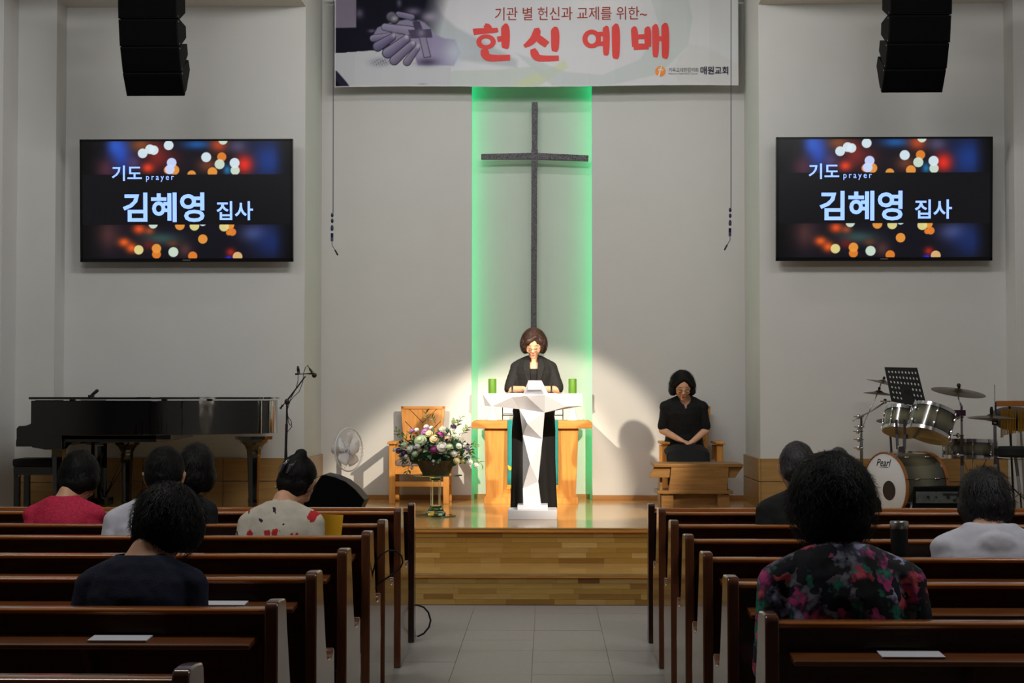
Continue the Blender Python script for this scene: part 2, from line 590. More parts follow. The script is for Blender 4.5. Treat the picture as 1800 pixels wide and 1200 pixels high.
# front walls: side parts are boxes whose inner faces are the returns of the recess
struct('wall_front_left', MB().box(((-XO + XL) / 2, (YS + YW + .3) / 2, 2.8), (XL + XO, YW + .3 - YS, 5.62)), M['plaster'], smooth=False)
struct('wall_front_right', MB().box(((XO + XR) / 2, (YS + YW + .3) / 2, 2.8), (XO - XR, YW + .3 - YS, 5.62)), M['plaster'], smooth=False)
rb = MB()
rb.box(((XL + XNL) / 2, YW + .015, 2.8), (XNL - XL, .03, 5.62))
rb.box(((XR + XNR) / 2, YW + .015, 2.8), (XR - XNR, .03, 5.62))
rb.box(((XNL + XNR) / 2, YW + .15 + ND / 2, 2.8), (XNR - XNL + .5, .3 - ND, 5.62))
rb.box((XNL - .22, YW + .11, 2.8), (.04, .16, 5.62))
rb.box((XNR + .22, YW + .11, 2.8), (.04, .16, 5.62))
struct('wall_front_centre', rb, M['plaster'], smooth=False)
# pilasters in the outer corners
def pilaster(nm, x0, x1, y):
    struct(nm, MB().box(((x0 + x1) / 2, (y + YS) / 2, CS / 2 + .2), (abs(x1 - x0), YS - y, CS - .4)), M['plaster'], smooth=False)
y1_ = YS - 0.32
pilaster('trim_3', -XO, P(95, 640, y1_).x, y1_)
pilaster('trim_4', -XO, P(1, 640, YS - .75).x, YS - .75)
pilaster('trim_5', P(1786, 640, y1_).x, XO, y1_)

# green light strips inside the niche edges
for sx, nm in ((XNL, 1), (XNR, -1)):
    t = thing('light_strip', 'green glowing light strip along the %s edge of the cross niche' % ('left' if nm == 1 else 'right'), 'light', (sx, YW + ND * .5, PZ + .1), group='light strips of the niche')
    MB().box((sx - nm * .085, YW + .075, 3.05), (.03, .03, 4.9), Matrix.Rotation(PI / 4, 3, 'Z')).build('diffuser', M['led'], t, smooth=False)
    MB().box((sx - nm * .115, YW + .06, 3.05), (.01, .05, 4.94)).build('channel', M['steel'], t, smooth=False)

# wainscot boards: two courses round the side walls and their returns
wl = thing('wainscot', 'light oak board wainscot behind the piano, left of the recess', 'wainscot', (XL, YS, PZ))
wr = thing('wainscot', 'light oak board wainscot behind the drums, right of the recess', 'wainscot', (XR, YS, PZ))
ZT = P(700, 805, YS).z
ZM = P(1336, 846, YS).z
def course(root, sgn, xin, xo):
    for z0, z1 in ((PZ, ZM - .003), (ZM + .003, ZT)):
        n = 3
        for k in range(n):
            a = xin + (xo - xin) * k / n
            b = xin + (xo - xin) * (k + 1) / n
            MB().box(((a + b) / 2, YS - .011, (z0 + z1) / 2), (abs(b - a) - .004, .022, z1 - z0)).build('board', M['wains'], root, bevel=.002)
        MB().box((xin - sgn * .011, (YS + YW) / 2 - .011, (z0 + z1) / 2), (.022, YW - YS + .02, z1 - z0)).build('board', M['wains'], root, bevel=.002)
course(wl, -1, XL, P(95, 640, y1_).x)
course(wr, 1, XR, P(1786, 640, y1_).x)
# front of the pilaster
for z0, z1 in ((PZ, ZM - .003), (ZM + .003, ZT)):
    a, b = -XO, P(95, 640, y1_).x
    MB().box(((a + b) / 2, y1_ - .011, (z0 + z1) / 2), (b - a, .022, z1 - z0)).build('board', M['wains'], wl, bevel=.002)
# skirting of the recess
sk = 0
for nm, a, b, yy in (('baseboard_left', XL + .02, XNL, YW), ('baseboard_right', XNR, XR - .02, YW), ('baseboard_centre', XNL + .02, XNR - .02, YW + ND)):
    struct(nm, MB().box(((a + b) / 2, yy - .01, PZ + .025), (b - a, .02, .05)), M['skirt'], bevel=.002)

# ------------------------------------------------------------------ platform and steps
Z1 = 0.233
pl = struct('platform', MB().box((0, (YP + YW + ND) / 2, PZ / 2 - .005), (2 * XO, YW + ND - YP - .06, PZ - .01)), M['skirt'], smooth=False)
# stage boards running across, one object each near the front edge where they can be told apart
yy = YP - .03
row = 0
while yy < YW + ND - .01:
    wd = .16 if row else .045
    y2 = min(yy + wd, YW + ND)
    MB().box((0, (yy + y2) / 2, PZ - .006), (2 * XO - .02, y2 - yy - .0012, .012)).build('board', M['stage'], pl, smooth=False)
    yy = y2
    row += 1
st = struct('step', MB().box((0, (YF + YP) / 2 + .02, Z1 / 2 - .005), (7.6, YP - YF - .03, Z1 - .01)), M['skirt'], smooth=False)
for k, (a, b) in enumerate(((YF - .02, YF + .08), (YF + .08, YF + .3), (YF + .3, YF + .53), (YF + .53, YP - .004))):
    MB().box((0, (a + b) / 2, Z1 - .008), (7.6, b - a - .0012, .016)).build('board', M['stage'], st, smooth=False)
MB().box((0, YP - .012, PZ - .026), (2 * XO - .02, .03, .024)).build('nosing', M['oak_h'], pl, bevel=.004)
MB().box((0, YF - .008, Z1 - .024), (7.6, .02, .02)).build('nosing', M['oak_h'], st, bevel=.004)
# parquet blocks of both risers, each its own piece
pcols = [s(186, 148, 78), s(170, 130, 62), s(204, 170, 104), s(150, 108, 48), s(178, 138, 68), s(122, 82, 38), s(188, 150, 86)]
pm = [mat('parquet_%s' % n, c, 0.35, var=.1, scale=4, stretch=(1.5, 1, 14), coat=.2) for n, c in zip(('honey', 'amber', 'pale', 'brown', 'golden', 'dark', 'sand'), pcols)]
cache = {}
def riser(root, yfront, z0, z1, rows, seed):
    rg = random.Random(seed)
    h = (z1 - z0) / rows
    for r in range(rows):
        x = -1.3 - rg.random() * .2
        while x < 1.0:
            L = rg.choice((.16, .22, .28, .36, .46))
            mi = rg.choices(range(7), (6, 6, 3, 3, 6, 1, 4))[0]
            key = (L, round(h, 4), mi)
            if key not in cache:
                cache[key] = MB().box((0, 0, 0), (L - .0012, .012, h - .001)).build('block', pm[mi], root, smooth=False)
                o = cache[key]
            else:
                o = cache[key].copy()
                COL.objects.link(o)
                o.parent = root
            o.location = (x + L / 2, yfront + .004 - rg.random() * .0015, z0 + h * (r + .5))
            x += L
    for sx, a, b in ((-1, -3.8, -1.32), (1, 1.45, 3.8)):
        MB().box(((a + b) / 2, yfront + .008, (z0 + z1) / 2), (b - a, .012, z1 - z0)).build('side_panel', pm[0], root, smooth=False)
riser(pl, YP, Z1, PZ - .038, 6, 3)
riser(st, YF, 0.0, Z1 - .034, 5, 5)

# ------------------------------------------------------------------ cross
YC = YW + ND - .17
c0 = P(938, 600, YC)
cr_ = thing('wall_cross', 'tall thin speckled dark iron cross hanging in the green-lit niche', 'cross', (c0.x, YC, 1.2))
def cpt(px, py):
    p = P(px, py, YC)
    return (p.x, p.z)
def slab(name, poly, m, root, y, t, bevel=.004):
    return MB().prism([cpt(*q) for q in poly], 'y', y - t / 2, y + t / 2).build(name, m, root, bevel=bevel, sharp=20)
slab('upright', [(934.8, 180), (945.2, 180), (945.6, 190), (944.6, 260), (945.5, 265), (945.5, 282), (944.2, 300), (944, 420), (943.2, 540), (944.5, 700), (945, 790), (931, 790), (932.5, 700), (933.2, 540), (933.8, 420), (934.2, 300), (934.2, 282), (934.2, 265), (935, 260), (934.6, 190)], M['rawiron'], cr_, YC, .05)
slab('crossbar', [(846, 271), (934.5, 269), (945, 269), (1034.5, 273.5), (1034, 283.5), (945, 280.5), (934.5, 280), (846, 280.5)], M['rawiron'], cr_, YC - .002, .05)
for z in (2.2, 3.9):
    MB().tube([(c0.x, YC + .02, z), (c0.x, YW + ND, z)], .012).build('bracket', M['steel'], cr_)

# ------------------------------------------------------------------ pews
RZ, EZ = .886, .905
def arc(cx, cz, r, a0, a1, n=5):
    return [(cx + r * math.cos(math.radians(a0 + (a1 - a0) * i / n)), cz + r * math.sin(math.radians(a0 + (a1 - a0) * i / n))) for i in range(n + 1)]
END = [(0, 0), (.55, 0), (.55, .045), (.53, .06), (.53, .30)] + [(.545, .36), (.535, .40), (.525, .50)] + arc(.505, .545, .02, 0, 150) + [(.44, .535), (.34, .54)] + [(.30, .56), (.265, .62), (.19, .82), (.175, .875)] + arc(.15, .88, .025, 0, 80) + [(.09, .91)] + arc(.03, .88, .03, 90, 180) + [(0, .5)]
FEND = [(0, 0), (.16, 0), (.16, .05), (.13, .07), (.13, .3), (.11, .42), (.13, .5), (.12, .58), (.10, .8)] + arc(.08, .855, .02, 0, 80) + arc(.02, .855, .02, 90, 180) + [(0, .5)]
def build_pew(label, x_in, x_out, yb, group):
    sg = -1 if x_in < 0 else 1
    t = thing('pew', label, 'pew', (x_in, yb, 0), group=group)
    for k, x in enumerate((x_in, x_out)):
        x2 = x + sg * .042 * (1 if k == 0 else -1)
        MB().prism([(yb + a, b) for a, b in END], 'x', min(x, x2), max(x, x2)).build('end_panel', M['pew_end'], t, bevel=.006, sharp=30)
    a, b = x_in + sg * .04, x_out - sg * .04
    xm, L = (a + b) / 2, abs(b - a)
    MB().prism([(yb + .035, .40), (yb + .10, .40), (yb + .085, .866), (yb + .06, .866), (yb + .05, .6)], 'x', min(a, b), max(a, b)).build('backrest', M['pew'], t, bevel=.003)
    MB().prism([(yb + .022, RZ - .013), (yb + .035, RZ - .02), (yb + .105, RZ - .02), (yb + .105, RZ - .005), (yb + .095, RZ), (yb + .03, RZ), (yb + .022, RZ - .004)], 'x', min(a, b), max(a, b)).build('top_rail', M['pew_rail_lit'], t, bevel=.003)
    MB().box((xm, yb + .30, .405), (L, .42, .03)).build('seat', M['pew'], t, bevel=.006)
    MB().box((xm, yb + .46, .33), (L, .022, .12)).build('seat_apron', M['pew'], t, smooth=False)
    MB().prism([(yb - .10, .777), (yb + .05, .785), (yb + .05, .803), (yb - .09, .795), (yb - .10, .790)], 'x', min(a, b) + .03, max(a, b) - .03).build('book_shelf', M['shelf'], t, bevel=.003)
    n = 4
    for k in range(n):
        x = a + (b - a) * (k + .5) / n
        MB().prism([(yb + .05, .62), (yb + .05, .785), (yb - .08, .777)], 'x', x - .01, x + .01).build('shelf_bracket', M['pew'], t, smooth=False)
    return t
pewY_L = [9.73, 8.78, 8.03, 7.10, 6.17, 5.28, 3.97]
pewY_R = [9.73, 8.78, 7.87, 6.98, 6.04, 5.00]
ordn = ['front', 'second', 'third', 'fourth', 'fifth', 'sixth', 'seventh']
whoL = ['just behind the dark front panel', 'holding the crimson blouse wearer', 'holding the white printed blouse wearer', 'empty, with a black cable loop at its end', 'empty, with a leaflet on its shelf', 'holding the navy top wearer', 'nearest, cut off at the bottom edge']
whoR = ['just behind the dark front panel', 'holding the black suit wearer', 'with a black tumbler on its shelf', 'holding the white jacket wearer', 'empty, ahead of the floral shirt', 'nearest, holding the floral shirt wearer']
XA, XB = -.838, .640
for i, y in enumerate(pewY_L):
    build_pew('dark wooden pew, left block %s row, %s' % (ordn[i], whoL[i]), XA, -5.3, y, 'pews left of the aisle')
for i, y in enumerate(pewY_R):
    build_pew('dark wooden pew, right block %s row, %s' % (ordn[i], whoR[i]), XB, 5.2, y, 'pews right of the aisle')
for sg, xi, xo, sd in ((-1, -.838, -5.3, 'left'), (1, .640, 5.2, 'right')):
    yb = 10.72
    t = thing('pew_front_panel', 'near-black wooden front panel closing the %s pew block before the steps' % sd, 'panel', (xi, yb, 0), group='front panels of the pew blocks')
    for k, x in enumerate((xi, xo)):
        x2 = x + sg * .042 * (1 if k == 0 else -1)
        MB().prism([(yb + a, b) for a, b in FEND], 'x', min(x, x2), max(x, x2)).build('end_panel', M['pew_front'], t, bevel=.006, sharp=30)
    a, b = xi + sg * .04, xo - sg * .04
    MB().box(((a + b) / 2, yb + .05, .43), (abs(b - a), .03, .78)).build('panel', M['pew_front'], t, smooth=False)
    MB().box(((a + b) / 2, yb + .05, .835), (abs(b - a), .07, .022)).build('top_rail', M['pew_rail_lit'], t, bevel=.004)
    MB().prism([(yb - .15, .735), (yb + .03, .745), (yb + .03, .763), (yb - .15, .75)], 'x', min(a, b) + .03, max(a, b) - .03).build('book_shelf', M['pew_rail_lit'], t, bevel=.003)

# ------------------------------------------------------------------ screens
def srgb2lin(a):
    a = np.clip(a, 0, 255) / 255.0
    return np.where(a <= 0.04045, a / 12.92, ((a + 0.055) / 1.055) ** 2.4)

def screen_picture(nx, nz):
    x = np.linspace(72, 1712, nx)[None, :].repeat(nz, 0)
    y = np.linspace(1008, 80, nz)[:, None].repeat(nx, 1)
    img = np.zeros((nz, nx, 3)) + np.array([14, 12, 22.])
    def soft(cx, cy, rx, ry, c, k=1.0):
        w_ = k * np.exp(-(((x - cx) / rx) ** 2 + ((y - cy) / ry) ** 2))
        img[:] = img * (1 - w_[..., None]) + np.array(c, float) * w_[..., None]
    for a in ((380, 170, 90, 160, (36, 70, 170)), (330, 110, 60, 80, (50, 100, 215), .7), (240, 300, 90, 90, (84, 44, 60), .9), (540, 110, 90, 60, (150, 84, 36), .8), (700, 210, 140, 90, (90, 26, 30), .9), (660, 180, 60, 110, (140, 40, 30), .6),
              (980, 105, 120, 40, (30, 90, 160), .9), (1150, 110, 70, 60, (190, 70, 30), .9), (1300, 120, 80, 60, (84, 80, 110), .8), (1540, 230, 150, 170, (24, 56, 130), .9), (1060, 270, 80, 60, (120, 64, 40), .8), (1350, 265, 70, 75, (220, 44, 30)), (590, 290, 48, 40, (225, 60, 30)),
              (480, 250, 60, 60, (100, 70, 120), .6), (1215, 310, 30, 40, (30, 130, 190), .8), (260, 820, 120, 120, (84, 50, 48), .8), (690, 850, 150, 50, (50, 80, 78), .9), (1430, 810, 110, 70, (76, 84, 130), .9), (1560, 880, 150, 140, (22, 44, 104), .8),
              (520, 775, 50, 40, (220, 78, 30)), (600, 790, 40, 30, (170, 80, 44), .8), (400, 880, 45, 35, (225, 90, 30)), (460, 925, 45, 40, (225, 90, 30)), (600, 900, 60, 40, (120, 30, 30), .7), (880, 940, 60, 60, (96, 60, 56), .7), (1240, 960, 36, 32, (160, 34, 26)), (780, 890, 50, 30, (110, 60, 40), .7), (1225, 1004, 26, 14, (40, 40, 220))):
        soft(*a)
    W_, CW, O, O2, Yp = (214, 232, 240), (206, 224, 206), (226, 128, 44), (232, 150, 60), (226, 214, 140)
    W2 = (200, 216, 255)
    for cx, cy, r, c in ((550, 175, 38, W_), (608, 143, 38, W_), (638, 150, 37, W_), (755, 112, 38, W_), (1183, 72, 36, CW), (1172, 205, 36, O), (800, 308, 38, O2), (745, 308, 30, O), (778, 250, 38, W2), (763, 303, 38, W2), (1050, 207, 39, W_), (1155, 263, 39, CW), (1277, 312, 36, CW), (1273, 253, 39, W_), (1098, 325, 38, O2), (935, 345, 34, O2),
                         (630, 735, 36, CW), (840, 746, 38, O2), (955, 750, 38, Yp), (1020, 722, 30, W_), (1232, 745, 36, O2), (1188, 757, 38, Yp), (1253, 800, 30, O), (1225, 805, 22, O), (1020, 855, 37, O2), (515, 940, 37, Yp), (655, 975, 35, O), (655, 930, 37, O2), (788, 958, 39, CW), (940, 990, 36, O), (1293, 995, 38, (224, 180, 120))):
        d = np.sqrt((x - cx) ** 2 + (y - cy) ** 2)
        w_ = np.clip((r - d) / 4 + .5, 0, 1) * .95
        img[:] = img * (1 - w_[..., None]) + np.array(c, float) * w_[..., None]
    fade = np.clip((x - 72) / 200, .15, 1) * np.clip((1712 - x) / 130, .1, 1)
    img *= fade[..., None]
    img[(y > 342) & (y < 742)] = (10, 9, 14)
    return srgb2lin(img)

SCR = screen_picture(412, 232)
M['screen'] = vcol_mat('screen_picture', emis=1.0, rough=.25)
M['frame_black'] = mat('screen_frame_black', s(8, 8, 10), .25, var=.1)
def television(side, pxs, label):
    x0, x1, y0, y1 = pxs
    TX, TY = .055, .15       # tilt, gap from the wall
    a = P(x0, y1, YS - TY)
    b = P(x1, y0, YS - TY - .06)
    W_, H = b.x - a.x, (b.z - a.z)
    root = thing('television', label, 'television', ((a.x + b.x) / 2, YS, (a.z + b.z) / 2), group='wall screens either side of the recess')
    ux = Vector((1, 0, 0)) * W_
    uz = Vector((0, -.06, H))
    nrm = ux.cross(uz).normalized()
    if nrm.y > 0:
        nrm = -nrm
    A = Vector((a.x, YS - TY, a.z))
    def pt(u, v, d=0.0):     # u,v: 0..1 with v down, over the outer frame
        return A + ux * u + uz * (1 - v) + nrm * d
    def slabq(u0, v0, u1, v1, d0, d1):
        vs = [pt(u, v, d) for d in (d0, d1) for u, v in ((u0, v1), (u1, v1), (u1, v0), (u0, v0))]
        return MB().add(vs, [(0, 3, 2, 1), (4, 5, 6, 7), (0, 1, 5, 4), (1, 2, 6, 5), (2, 3, 7, 6), (3, 0, 4, 7)])
    slabq(0, 0, 1, 1, -.045, 0).build('casing', M['frame_black'], root, bevel=.003)
    fr = slabq(0, 0, 1, .0165, 0, .008)
    for q in ((0, .971, 1, 1), (0, 0, .0105, 1), (.9895, 0, 1, 1)):
        z = slabq(*q, 0, .008)
        fr.add(z.v, z.f)
    fr.build('bezel', M['frame_black'], root, smooth=False)
    mx = slabq(.482, .981, .518, .989, .008, .0085)
    mx.build('badge', M['steel'], root, smooth=False)
    def fn(U, V):
        p = np.empty(U.shape + (3,))
        u = .0105 + U * .979
        v = .971 + V * (.0165 - .971)
        A_, ux_, uz_, n_ = map(np.array, (A, ux, uz, nrm))
        p[:] = A_ + u[..., None] * ux_ + (1 - v)[..., None] * uz_ + n_ * .002
        return p
    scr = grid_obj('screen', 412, 232, fn, SCR, M['screen'], root)
    for txt, u0, v0, u1, v1, bo, sp in (('기도', 305, 270, 542, 392, .016, 1.0), ('prayer', 575, 353, 795, 400, .006, 1.45), ('김혜영', 390, 485, 1035, 720, .024, .98), ('집사', 1130, 555, 1418, 707, .017, 1.0)):
        U0, U1, V0, V1 = (u0 - 52) / 1680, (u1 - 52) / 1680, (v0 - 62) / 975, (v1 - 62) / 975
        lettering(txt, M['screentext'], scr, pt(U0, V1, .004), ux * (U1 - U0), uz * (V1 - V0), bold=bo, spacing=sp)
    # wall bracket between the casing and the wall
    for u in (.3, .7):
        p = pt(u, .5, -.045)
        MB().box((p.x, (p.y + YS) / 2, p.z), (.04, YS - p.y, .5)).build('wall_bracket', M['black_pl'], root, smooth=False)
    MB().box((A.x + W_ / 2, YS - .015, A.z + H / 2), (W_ * .6, .03, H * .5)).build('wall_plate', M['black_pl'], root, smooth=False)
television('left', (141.5, 514.5, 244, 460.5), 'wall-mounted black television on the left wall above the grand piano')
television('right', (1364, 1745, 240, 458.5), 'wall-mounted black television on the right wall above the drum kit')

# ------------------------------------------------------------------ banner
YB = YW - .27
def banner_picture(nx, nz):
    x = np.linspace(588, 1298, nx)[None, :].repeat(nz, 0)
    y = np.linspace(153, -2, nz)[:, None].repeat(nx, 1)
    X, Y = (x - 560) * 6, y * 6
    img = np.zeros((nz, nx, 3)) + np.array([214, 215, 222.])
    def blend(w_, c):
        img[:] = img * (1 - w_[..., None]) + np.array(c, float) * w_[..., None]
    def soft(cx, cy, rx, ry, c, k=1.0):
        blend(k * np.exp(-(((X - cx) / rx) ** 2 + ((Y - cy) / ry) ** 2)), c)
    def poly(pts, c, k=1.0, e=6.0):
        inside = np.zeros(X.shape, bool)
        n = len(pts)
        dm = np.full(X.shape, 1e9)
        for i in range(n):
            (ax, ay), (bx, by) = pts[i], pts[(i + 1) % n]
            cond = ((ay > Y) != (by > Y)) & (X < (bx - ax) * (Y - ay) / ((by - ay) or 1e-9) + ax)
            inside ^= cond
            t = np.clip(((X - ax) * (bx - ax) + (Y - ay) * (by - ay)) / ((bx - ax) ** 2 + (by - ay) ** 2 + 1e-9), 0, 1)
            dm = np.minimum(dm, np.hypot(X - ax - t * (bx - ax), Y - ay - t * (by - ay)))
        d = np.where(inside, dm, -dm)
        blend(k * np.clip(d / e + .5, 0, 1), c)
    def finger(ax, ay, bx, by, ra, rb, hi, lo):
        t = np.clip(((X - ax) * (bx - ax) + (Y - ay) * (by - ay)) / ((bx - ax) ** 2 + (by - ay) ** 2 + 1e-9), 0, 1)
        qx, qy = ax + t * (bx - ax), ay + t * (by - ay)
        r = ra + t * (rb - ra)
        d = np.hypot(X - qx, Y - qy)
        side = ((Y - qy) * .8 + (X - qx) * .35) / r
        w_ = np.clip((r - d) / 6 + .5, 0, 1)
        sh = np.clip(.5 + side * .5, 0, 1)[..., None]
        c = np.array(hi, float) * (1 - sh) + np.array(lo, float) * sh
        edge = np.clip((r - d) / (r * .25), .45, 1)[..., None]
        img[:] = img * (1 - w_[..., None]) + c * edge * w_[..., None]
    # broad pale leaf shapes of the printed ground
    blend(.5 * np.clip((x - 900) / 400, 0, 1), (204, 208, 206))
    poly([(1200, -20), (1300, 150), (1450, 290), (1700, 420), (2100, 640), (2100, 720), (1500, 640), (1180, 420), (1100, 200)], (178, 186, 192), .8, 40)
    poly([(1250, 920), (1330, 800), (1430, 750), (1900, 740), (2300, 700), (2500, 800), (2300, 930)], (192, 202, 198), .8, 14)
    poly([(2000, 930), (2200, 820), (2500, 700), (2600, 640), (2640, 720), (2400, 860), (2200, 930)], (202, 212, 170), .7, 30)
    poly([(2080, 560), (2300, 760), (2500, 930), (3000, 930), (3600, 800), (3900, 500), (3950, 200), (3900, -20), (3500, -20), (3600, 300), (3400, 640), (3000, 800), (2600, 760), (2300, 640)], (190, 200, 200), .7, 16)
    poly([(3900, 480), (4100, 520), (4430, 700), (4430, 930), (3800, 930), (3760, 700)], (206, 206, 204), .7, 20)
    soft(3000, 60, 500, 90, (236, 236, 240), .6)
    # photograph of clasped hands at the left end
    f = np.clip((1360 - X - (Y - 100) * .25) / 260, 0, 1) * (Y < 560 - (X - 175) * .06)
    blend(f, (24, 24, 38))
    poly([(160, -20), (395, -20), (395, 290), (160, 290)], (134, 126, 146), 1, 8)
    soft(430, 140, 40, 50, (110, 104, 130), .8)
    soft(560, 325, 40, 18, (110, 104, 130), .9)
    soft(1000, 120, 80, 40, (120, 112, 140), .9)
    soft(1180, 180, 90, 50, (160, 150, 176), .95)
    soft(850, 30, 25, 40, (110, 110, 130), .8)
    poly([(160, 562), (420, 545), (560, 532), (680, 560), (1100, 690), (1400, 710), (1400, 940), (160, 940)], (196, 198, 206), 1, 8)
    poly([(1060, 210), (1120, 240), (1190, 310), (1240, 370), (1330, 408), (1440, 420), (1500, 560), (1430, 700), (1050, 694), (950, 420), (1000, 210)], (150, 143, 176), .95, 16)
    soft(1150, 660, 110, 40, (74, 70, 92), .9)
    soft(1440, 560, 110, 150, (190, 200, 214), .9)
    st_ = (np.sin((X * .9 + Y * .25) * .42) > .0) * np.exp(-(((X - 650) / 90) ** 2 + ((Y - 660) / 38) ** 2))
    blend(np.clip(st_ * 1.2, 0, .8), (60, 56, 84))
    H1, L1 = (168, 162, 190), (92, 86, 118)
    poly([(560, 400), (620, 290), (750, 238), (960, 200), (1010, 220), (1020, 420), (900, 500), (640, 440)], (140, 134, 164), 1, 12)
    finger(700, 285, 980, 330, 42, 55, H1, (120, 114, 144))
    finger(840, 150, 985, 185, 32, 36, H1, L1)
    finger(770, 178, 800, 205, 62, 50, (130, 128, 146), (54, 50, 64))
    soft(800, 195, 34, 26, (190, 188, 204), .8)
    finger(575, 405, 780, 375, 40, 34, H1, L1)
    finger(625, 490, 775, 395, 58, 42, (150, 144, 176), (76, 70, 104))
    finger(730, 560, 925, 415, 62, 46, H1, (84, 78, 112))
    finger(800, 640, 990, 470, 54, 42, (160, 154, 182), (90, 84, 110))
    finger(935, 660, 1040, 515, 44, 32, (160, 154, 180), (90, 84, 108))
    for q in ((930, 390), (1000, 450), (1050, 490), (795, 370)):
        soft(q[0], q[1], 20, 26, (200, 196, 212), .8)
    poly([(992, 232), (1066, 222), (1108, 330), (1140, 400), (1192, 608), (1112, 618), (1060, 400), (1020, 330)], (70, 66, 88), 1, 6)
    poly([(945, 318), (1188, 308), (1204, 400), (975, 408)], (78, 73, 96), 1, 6)
    poly([(1068, 400), (1132, 398), (1180, 600), (1118, 608)], (158, 152, 178), .85, 8)
    soft(1085, 350, 40, 40, (150, 144, 170), .7)
    soft(1022, 214, 26, 18, (50, 46, 60), .9)
    poly([(160, 735), (190, 745), (290, 860), (340, 930), (160, 930)], (40, 38, 58), 1, 8)
    poly([(160, 840), (190, 850), (240, 930), (160, 930)], (14, 14, 24), 1, 8)
    soft(1100, 892, 40, 6, (130, 130, 136), .7)
    # white hem
    blend(((X < 178) | (Y > 908)) * .8, (216, 214, 216))
    return srgb2lin(img)
BAN = banner_picture(620, 136)
M['banner'] = vcol_mat('printed_banner_cloth', 0, .9)
M['banner'].node_tree.nodes['Principled BSDF'].inputs['Specular IOR Level'].default_value = .15
A = P(588, 153, YB)
B = P(1298, 150.5, YB)
TL = P(588, -1.5, YB)
BW, BH = B.x - A.x, TL.z - A.z
ban = thing('banner', 'long pale printed banner with clasped-hands photograph and red lettering hung above the cross', 'banner', ((A.x + B.x) / 2, YB, A.z))
def crease(x, z):
    k = 0.0
    for i, cx in enumerate((-1.93, -1.66, -1.42, -1.16, -.9, -.64, -.38, -.12, .14, .4, .66, .92, 1.12, 1.38, 1.6, 1.85)):
        d = np.abs(x - (cx + .02))
        k = k + np.clip(1 - d / .11, 0, 1) * (.005 if i % 2 else .0085)
    k = k + np.clip(1 - np.abs(z - (A.z + BH * .36)) / .06, 0, 1) * .0035
    k = k + .012 * np.sin(x * 1.3 + .6)
    return k
def bfn(U, V):
    p = np.empty(U.shape + (3,))
    p[..., 0] = A.x + U * BW
    p[..., 2] = A.z + (B.z - A.z) * U + V * BH + .006 * np.sin(U * 9) * (1 - V)
    p[..., 1] = YB - crease(p[..., 0], p[..., 2])
    return p
grid_obj('printed_cloth', 620, 136, bfn, BAN, M['banner'], ban)
def blet(txt, m, x0, y0, x1, y1, **k):
    a, b = P(x0, y1, YB), P(x1, y0, YB)
    o = lettering(txt, m, ban, (a.x, YB, a.z), (b.x - a.x, 0, 0), (0, 0, b.z - a.z), **k)
    me = o.data
    for v in me.vertices:
        w_ = v.co + OFF[o]
        v.co.y = YB - float(crease(w_.x, w_.z)) - .0050 - OFF[o].y
    return o
blet('기관 별 헌신과 교제를 위한~', M['redbrown'], 870, 12, 1137, 36.5, bold=.004)
# brush-like capitals drawn as tapering strokes (unit box, y up)
def stroke(b, pts, ws):
    pts = [Vector((p[0], 0, p[1])) for p in pts]
    ws = list(ws)
    for _ in range(2 if len(pts) > 2 else 0):      # round the corners of the stroke
        q, w2 = [pts[0]], [ws[0]]
        for i in range(len(pts) - 1):
            q += [pts[i].lerp(pts[i + 1], .25), pts[i].lerp(pts[i + 1], .75)]
            w2 += [ws[i] * .75 + ws[i + 1] * .25, ws[i] * .25 + ws[i + 1] * .75]
        q.append(pts[-1])
        w2.append(ws[-1])
        pts, ws = q, w2
    nn = []
    seg = []
    for i in range(len(pts) - 1):
        for k in range(6):
            t = k / 6
            seg.append((pts[i].lerp(pts[i + 1], t), ws[i] + (ws[i + 1] - ws[i]) * t))
    seg.append((pts[-1], ws[-1]))
    b.quadstrip([q[0] for q in seg], [q[1] for q in seg], Vector((0, -1, 0)))
def glyph(m, x0, y0, x1, y1, strokes, rings=()):
    b = MB()
    for pts, ws in strokes:
        stroke(b, pts, [q * 1.16 for q in ws])
    for cx, cz, ro, zo, ri, zi in rings:
        n = 28
        vs = []
        for k in range(n):
            t = 2 * PI * k / n
            vs += [(cx + ro * math.cos(t), 0, cz + zo * math.sin(t)), (cx + ri * math.cos(t), 0, cz + zi * math.sin(t))]
        b.add(vs, [(2 * k, 2 * ((k + 1) % n), 2 * ((k + 1) % n) + 1, 2 * k + 1) for k in range(n)])
    a, c = P(x0, y1, YB), P(x1, y0, YB)
    i = 0
    for p in b.v:
        i += 1
        p.x = a.x + p.x * (c.x - a.x)
        p.z = a.z + p.z * (c.z - a.z)
        p.y = YB - float(crease(p.x, p.z)) - .0065 - .000002 * i
    b.build('lettering', m, ban, smooth=False)
R_ = M['red_paint']
glyph(R_, 832, 43.5, 898, 107.7, [
    ([(.30, .99), (.40, .93), (.44, .84)], [.10, .17, .12]),
    ([(.0, .80), (.10, .82), (.58, .84), (.66, .86)], [.16, .15, .12, .10]),
    ([(.80, .99), (.86, .93), (.86, .40), (.84, .34)], [.10, .21, .19, .12]),
    ([(.64, .60), (.80, .62)], [.13, .13]),
    ([(.26, .34), (.30, .26), (.32, .16), (.40, .09), (.6, .08), (.98, .09)], [.12, .20, .19, .17, .15, .13])],
    [(.34, .53, .26, .205, .125, .095)])
